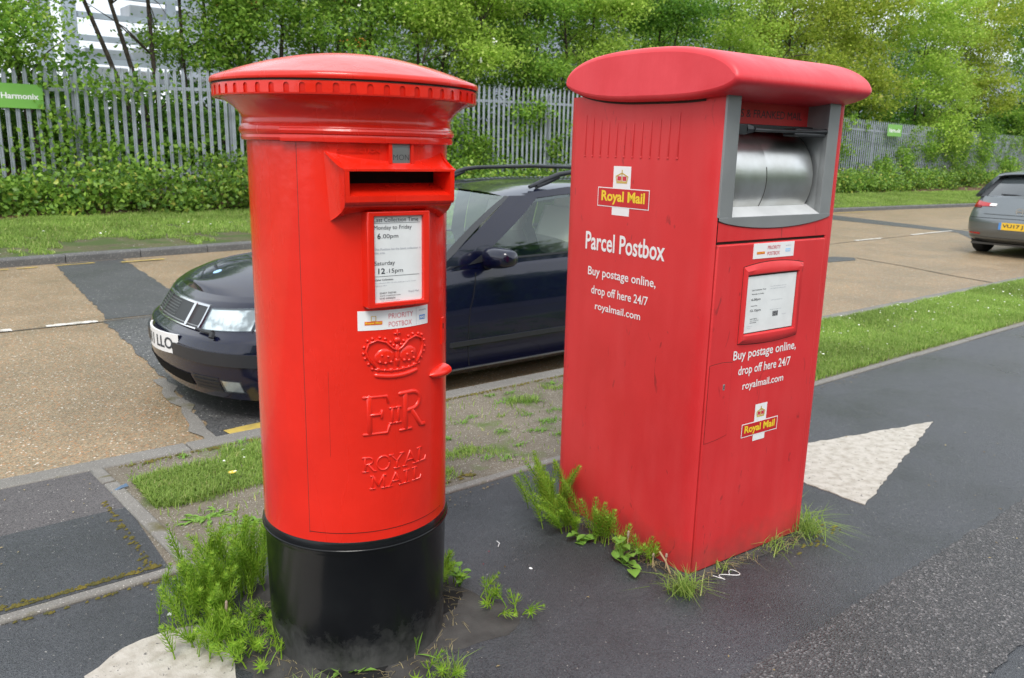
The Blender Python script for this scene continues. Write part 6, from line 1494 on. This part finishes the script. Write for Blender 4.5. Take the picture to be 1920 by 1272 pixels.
fl = [(rnd.uniform(.8, 4), rnd.uniform(2.66, 3.62), .004) for _ in range(260)]+[(rnd.uniform(.2, 4.5), rnd.uniform(.9, 2.54)**1.0, .004) for _ in range(60)]+[(rnd.uniform(-.3, .7), rnd.uniform(2.66, 3.6), .004) for _ in range(50)]+[(rnd.uniform(.6, 5), 2.535-abs(rnd.gauss(0, .03)), .004) for _ in range(160)]
tag(leaves('leaf_litter', np.array(fl), .013, leafmat('litter_browns', (.14, .09, .04), (.42, .34, .17), trans=.1), flat=3, aspect=.5), 'tiny dry leaf crumbs scattered over path and bare verge', 'leaf litter', kind='stuff')
# low weeds threading the bare verge
bs = np.array([(rnd.uniform(.8, 4.2), rnd.uniform(2.66, 3.63), 0) for _ in range(90)]); bs = np.repeat(bs, 26, 0)+rng.normal(size=(90*26, 3))*np.array([.022, .012, 0]); bs[:, 1] = np.clip(bs[:, 1], 2.64, 3.65)
tag(blades('verge_weeds', bs, .016, .005, M['broadleaf'], lean=1.6), 'small flat green seedlings dotted over the bare verge', 'weeds', kind='stuff')
# dirt collars, painted contact shadow and moss
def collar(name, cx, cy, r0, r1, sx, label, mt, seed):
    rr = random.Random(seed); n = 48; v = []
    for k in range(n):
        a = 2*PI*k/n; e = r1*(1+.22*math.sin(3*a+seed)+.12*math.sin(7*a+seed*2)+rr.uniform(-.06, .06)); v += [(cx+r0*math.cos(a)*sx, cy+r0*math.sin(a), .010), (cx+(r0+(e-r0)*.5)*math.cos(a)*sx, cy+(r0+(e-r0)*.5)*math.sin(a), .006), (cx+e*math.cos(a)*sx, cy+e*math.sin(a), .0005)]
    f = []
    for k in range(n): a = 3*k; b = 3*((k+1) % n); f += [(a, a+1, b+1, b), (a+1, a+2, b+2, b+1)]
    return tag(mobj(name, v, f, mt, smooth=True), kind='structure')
collar('ground_dirt_and_shade', 1.0425, 1.957, .235, .37, 1, '', M['dirt'], 3)
collar('contact_shade_ring', 1.0425, 1.957, .24, .262, 1, '', M['black_void'], 8).location.z = .0035  # black ring painting the contact shadow where the base meets the ground
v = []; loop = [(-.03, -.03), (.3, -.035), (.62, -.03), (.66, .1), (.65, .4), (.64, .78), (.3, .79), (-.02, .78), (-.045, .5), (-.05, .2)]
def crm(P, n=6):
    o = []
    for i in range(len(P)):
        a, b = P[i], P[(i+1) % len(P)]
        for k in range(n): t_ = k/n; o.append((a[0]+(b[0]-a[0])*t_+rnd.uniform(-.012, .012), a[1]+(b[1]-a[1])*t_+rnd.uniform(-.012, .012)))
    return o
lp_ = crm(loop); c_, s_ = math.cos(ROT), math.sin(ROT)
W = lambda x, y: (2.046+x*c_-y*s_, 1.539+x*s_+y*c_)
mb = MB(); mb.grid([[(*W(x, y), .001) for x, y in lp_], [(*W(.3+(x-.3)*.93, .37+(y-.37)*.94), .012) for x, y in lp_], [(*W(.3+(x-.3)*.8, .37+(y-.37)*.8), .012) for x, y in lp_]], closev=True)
tag(mb.build('ground_dirt_and_shade', M['dirt'], smooth=True), kind='structure')  # dirt skirting whose dark tone also paints the parcel box's contact shadow
mb = MB()
def mossy(pts, size, seed):
    rr = random.Random(seed)
    for x, y in pts:
        s_ = size*rr.uniform(.3, .9); n = 7; mb.add([(x+s_*1.4*math.cos(2*PI*k/n)*rr.uniform(.6, 1.2), y+s_*.6*math.sin(2*PI*k/n)*rr.uniform(.6, 1.2), .001) for k in range(n)]+[(x, y, .008)], [(k, (k+1) % n, n) for k in range(n)])
mossy([(rnd.uniform(-.6, .68), 2.645+abs(rnd.gauss(0, .012))) for _ in range(420)], .010, 1)
mossy([(rnd.uniform(-.3, .7), 2.560-abs(rnd.gauss(0, .008))) for _ in range(60)], .010, 2)
mossy([(.665-abs(rnd.gauss(0, .012)), rnd.uniform(2.66, 3.3)) for _ in range(60)], .010, 3)
mossy([(rnd.gauss(2.72, .05), rnd.gauss(1.51, .04)) for _ in range(40)], .016, 4)
mossy([(rnd.gauss(2.62, .04), rnd.gauss(1.42, .02)) for _ in range(14)], .012, 5)
mossy([(rnd.uniform(1.6, 2.0), 2.66+abs(rnd.gauss(0, .02))) for _ in range(40)], .016, 6)
mossy([(rnd.uniform(.8, 3.6), 3.64-abs(rnd.gauss(0, .015))) for _ in range(420)], .010, 7)
tag(mb.build('moss', M['moss'], smooth=True), 'yellow brown moss along the edging stones and kerb', 'moss', kind='stuff')
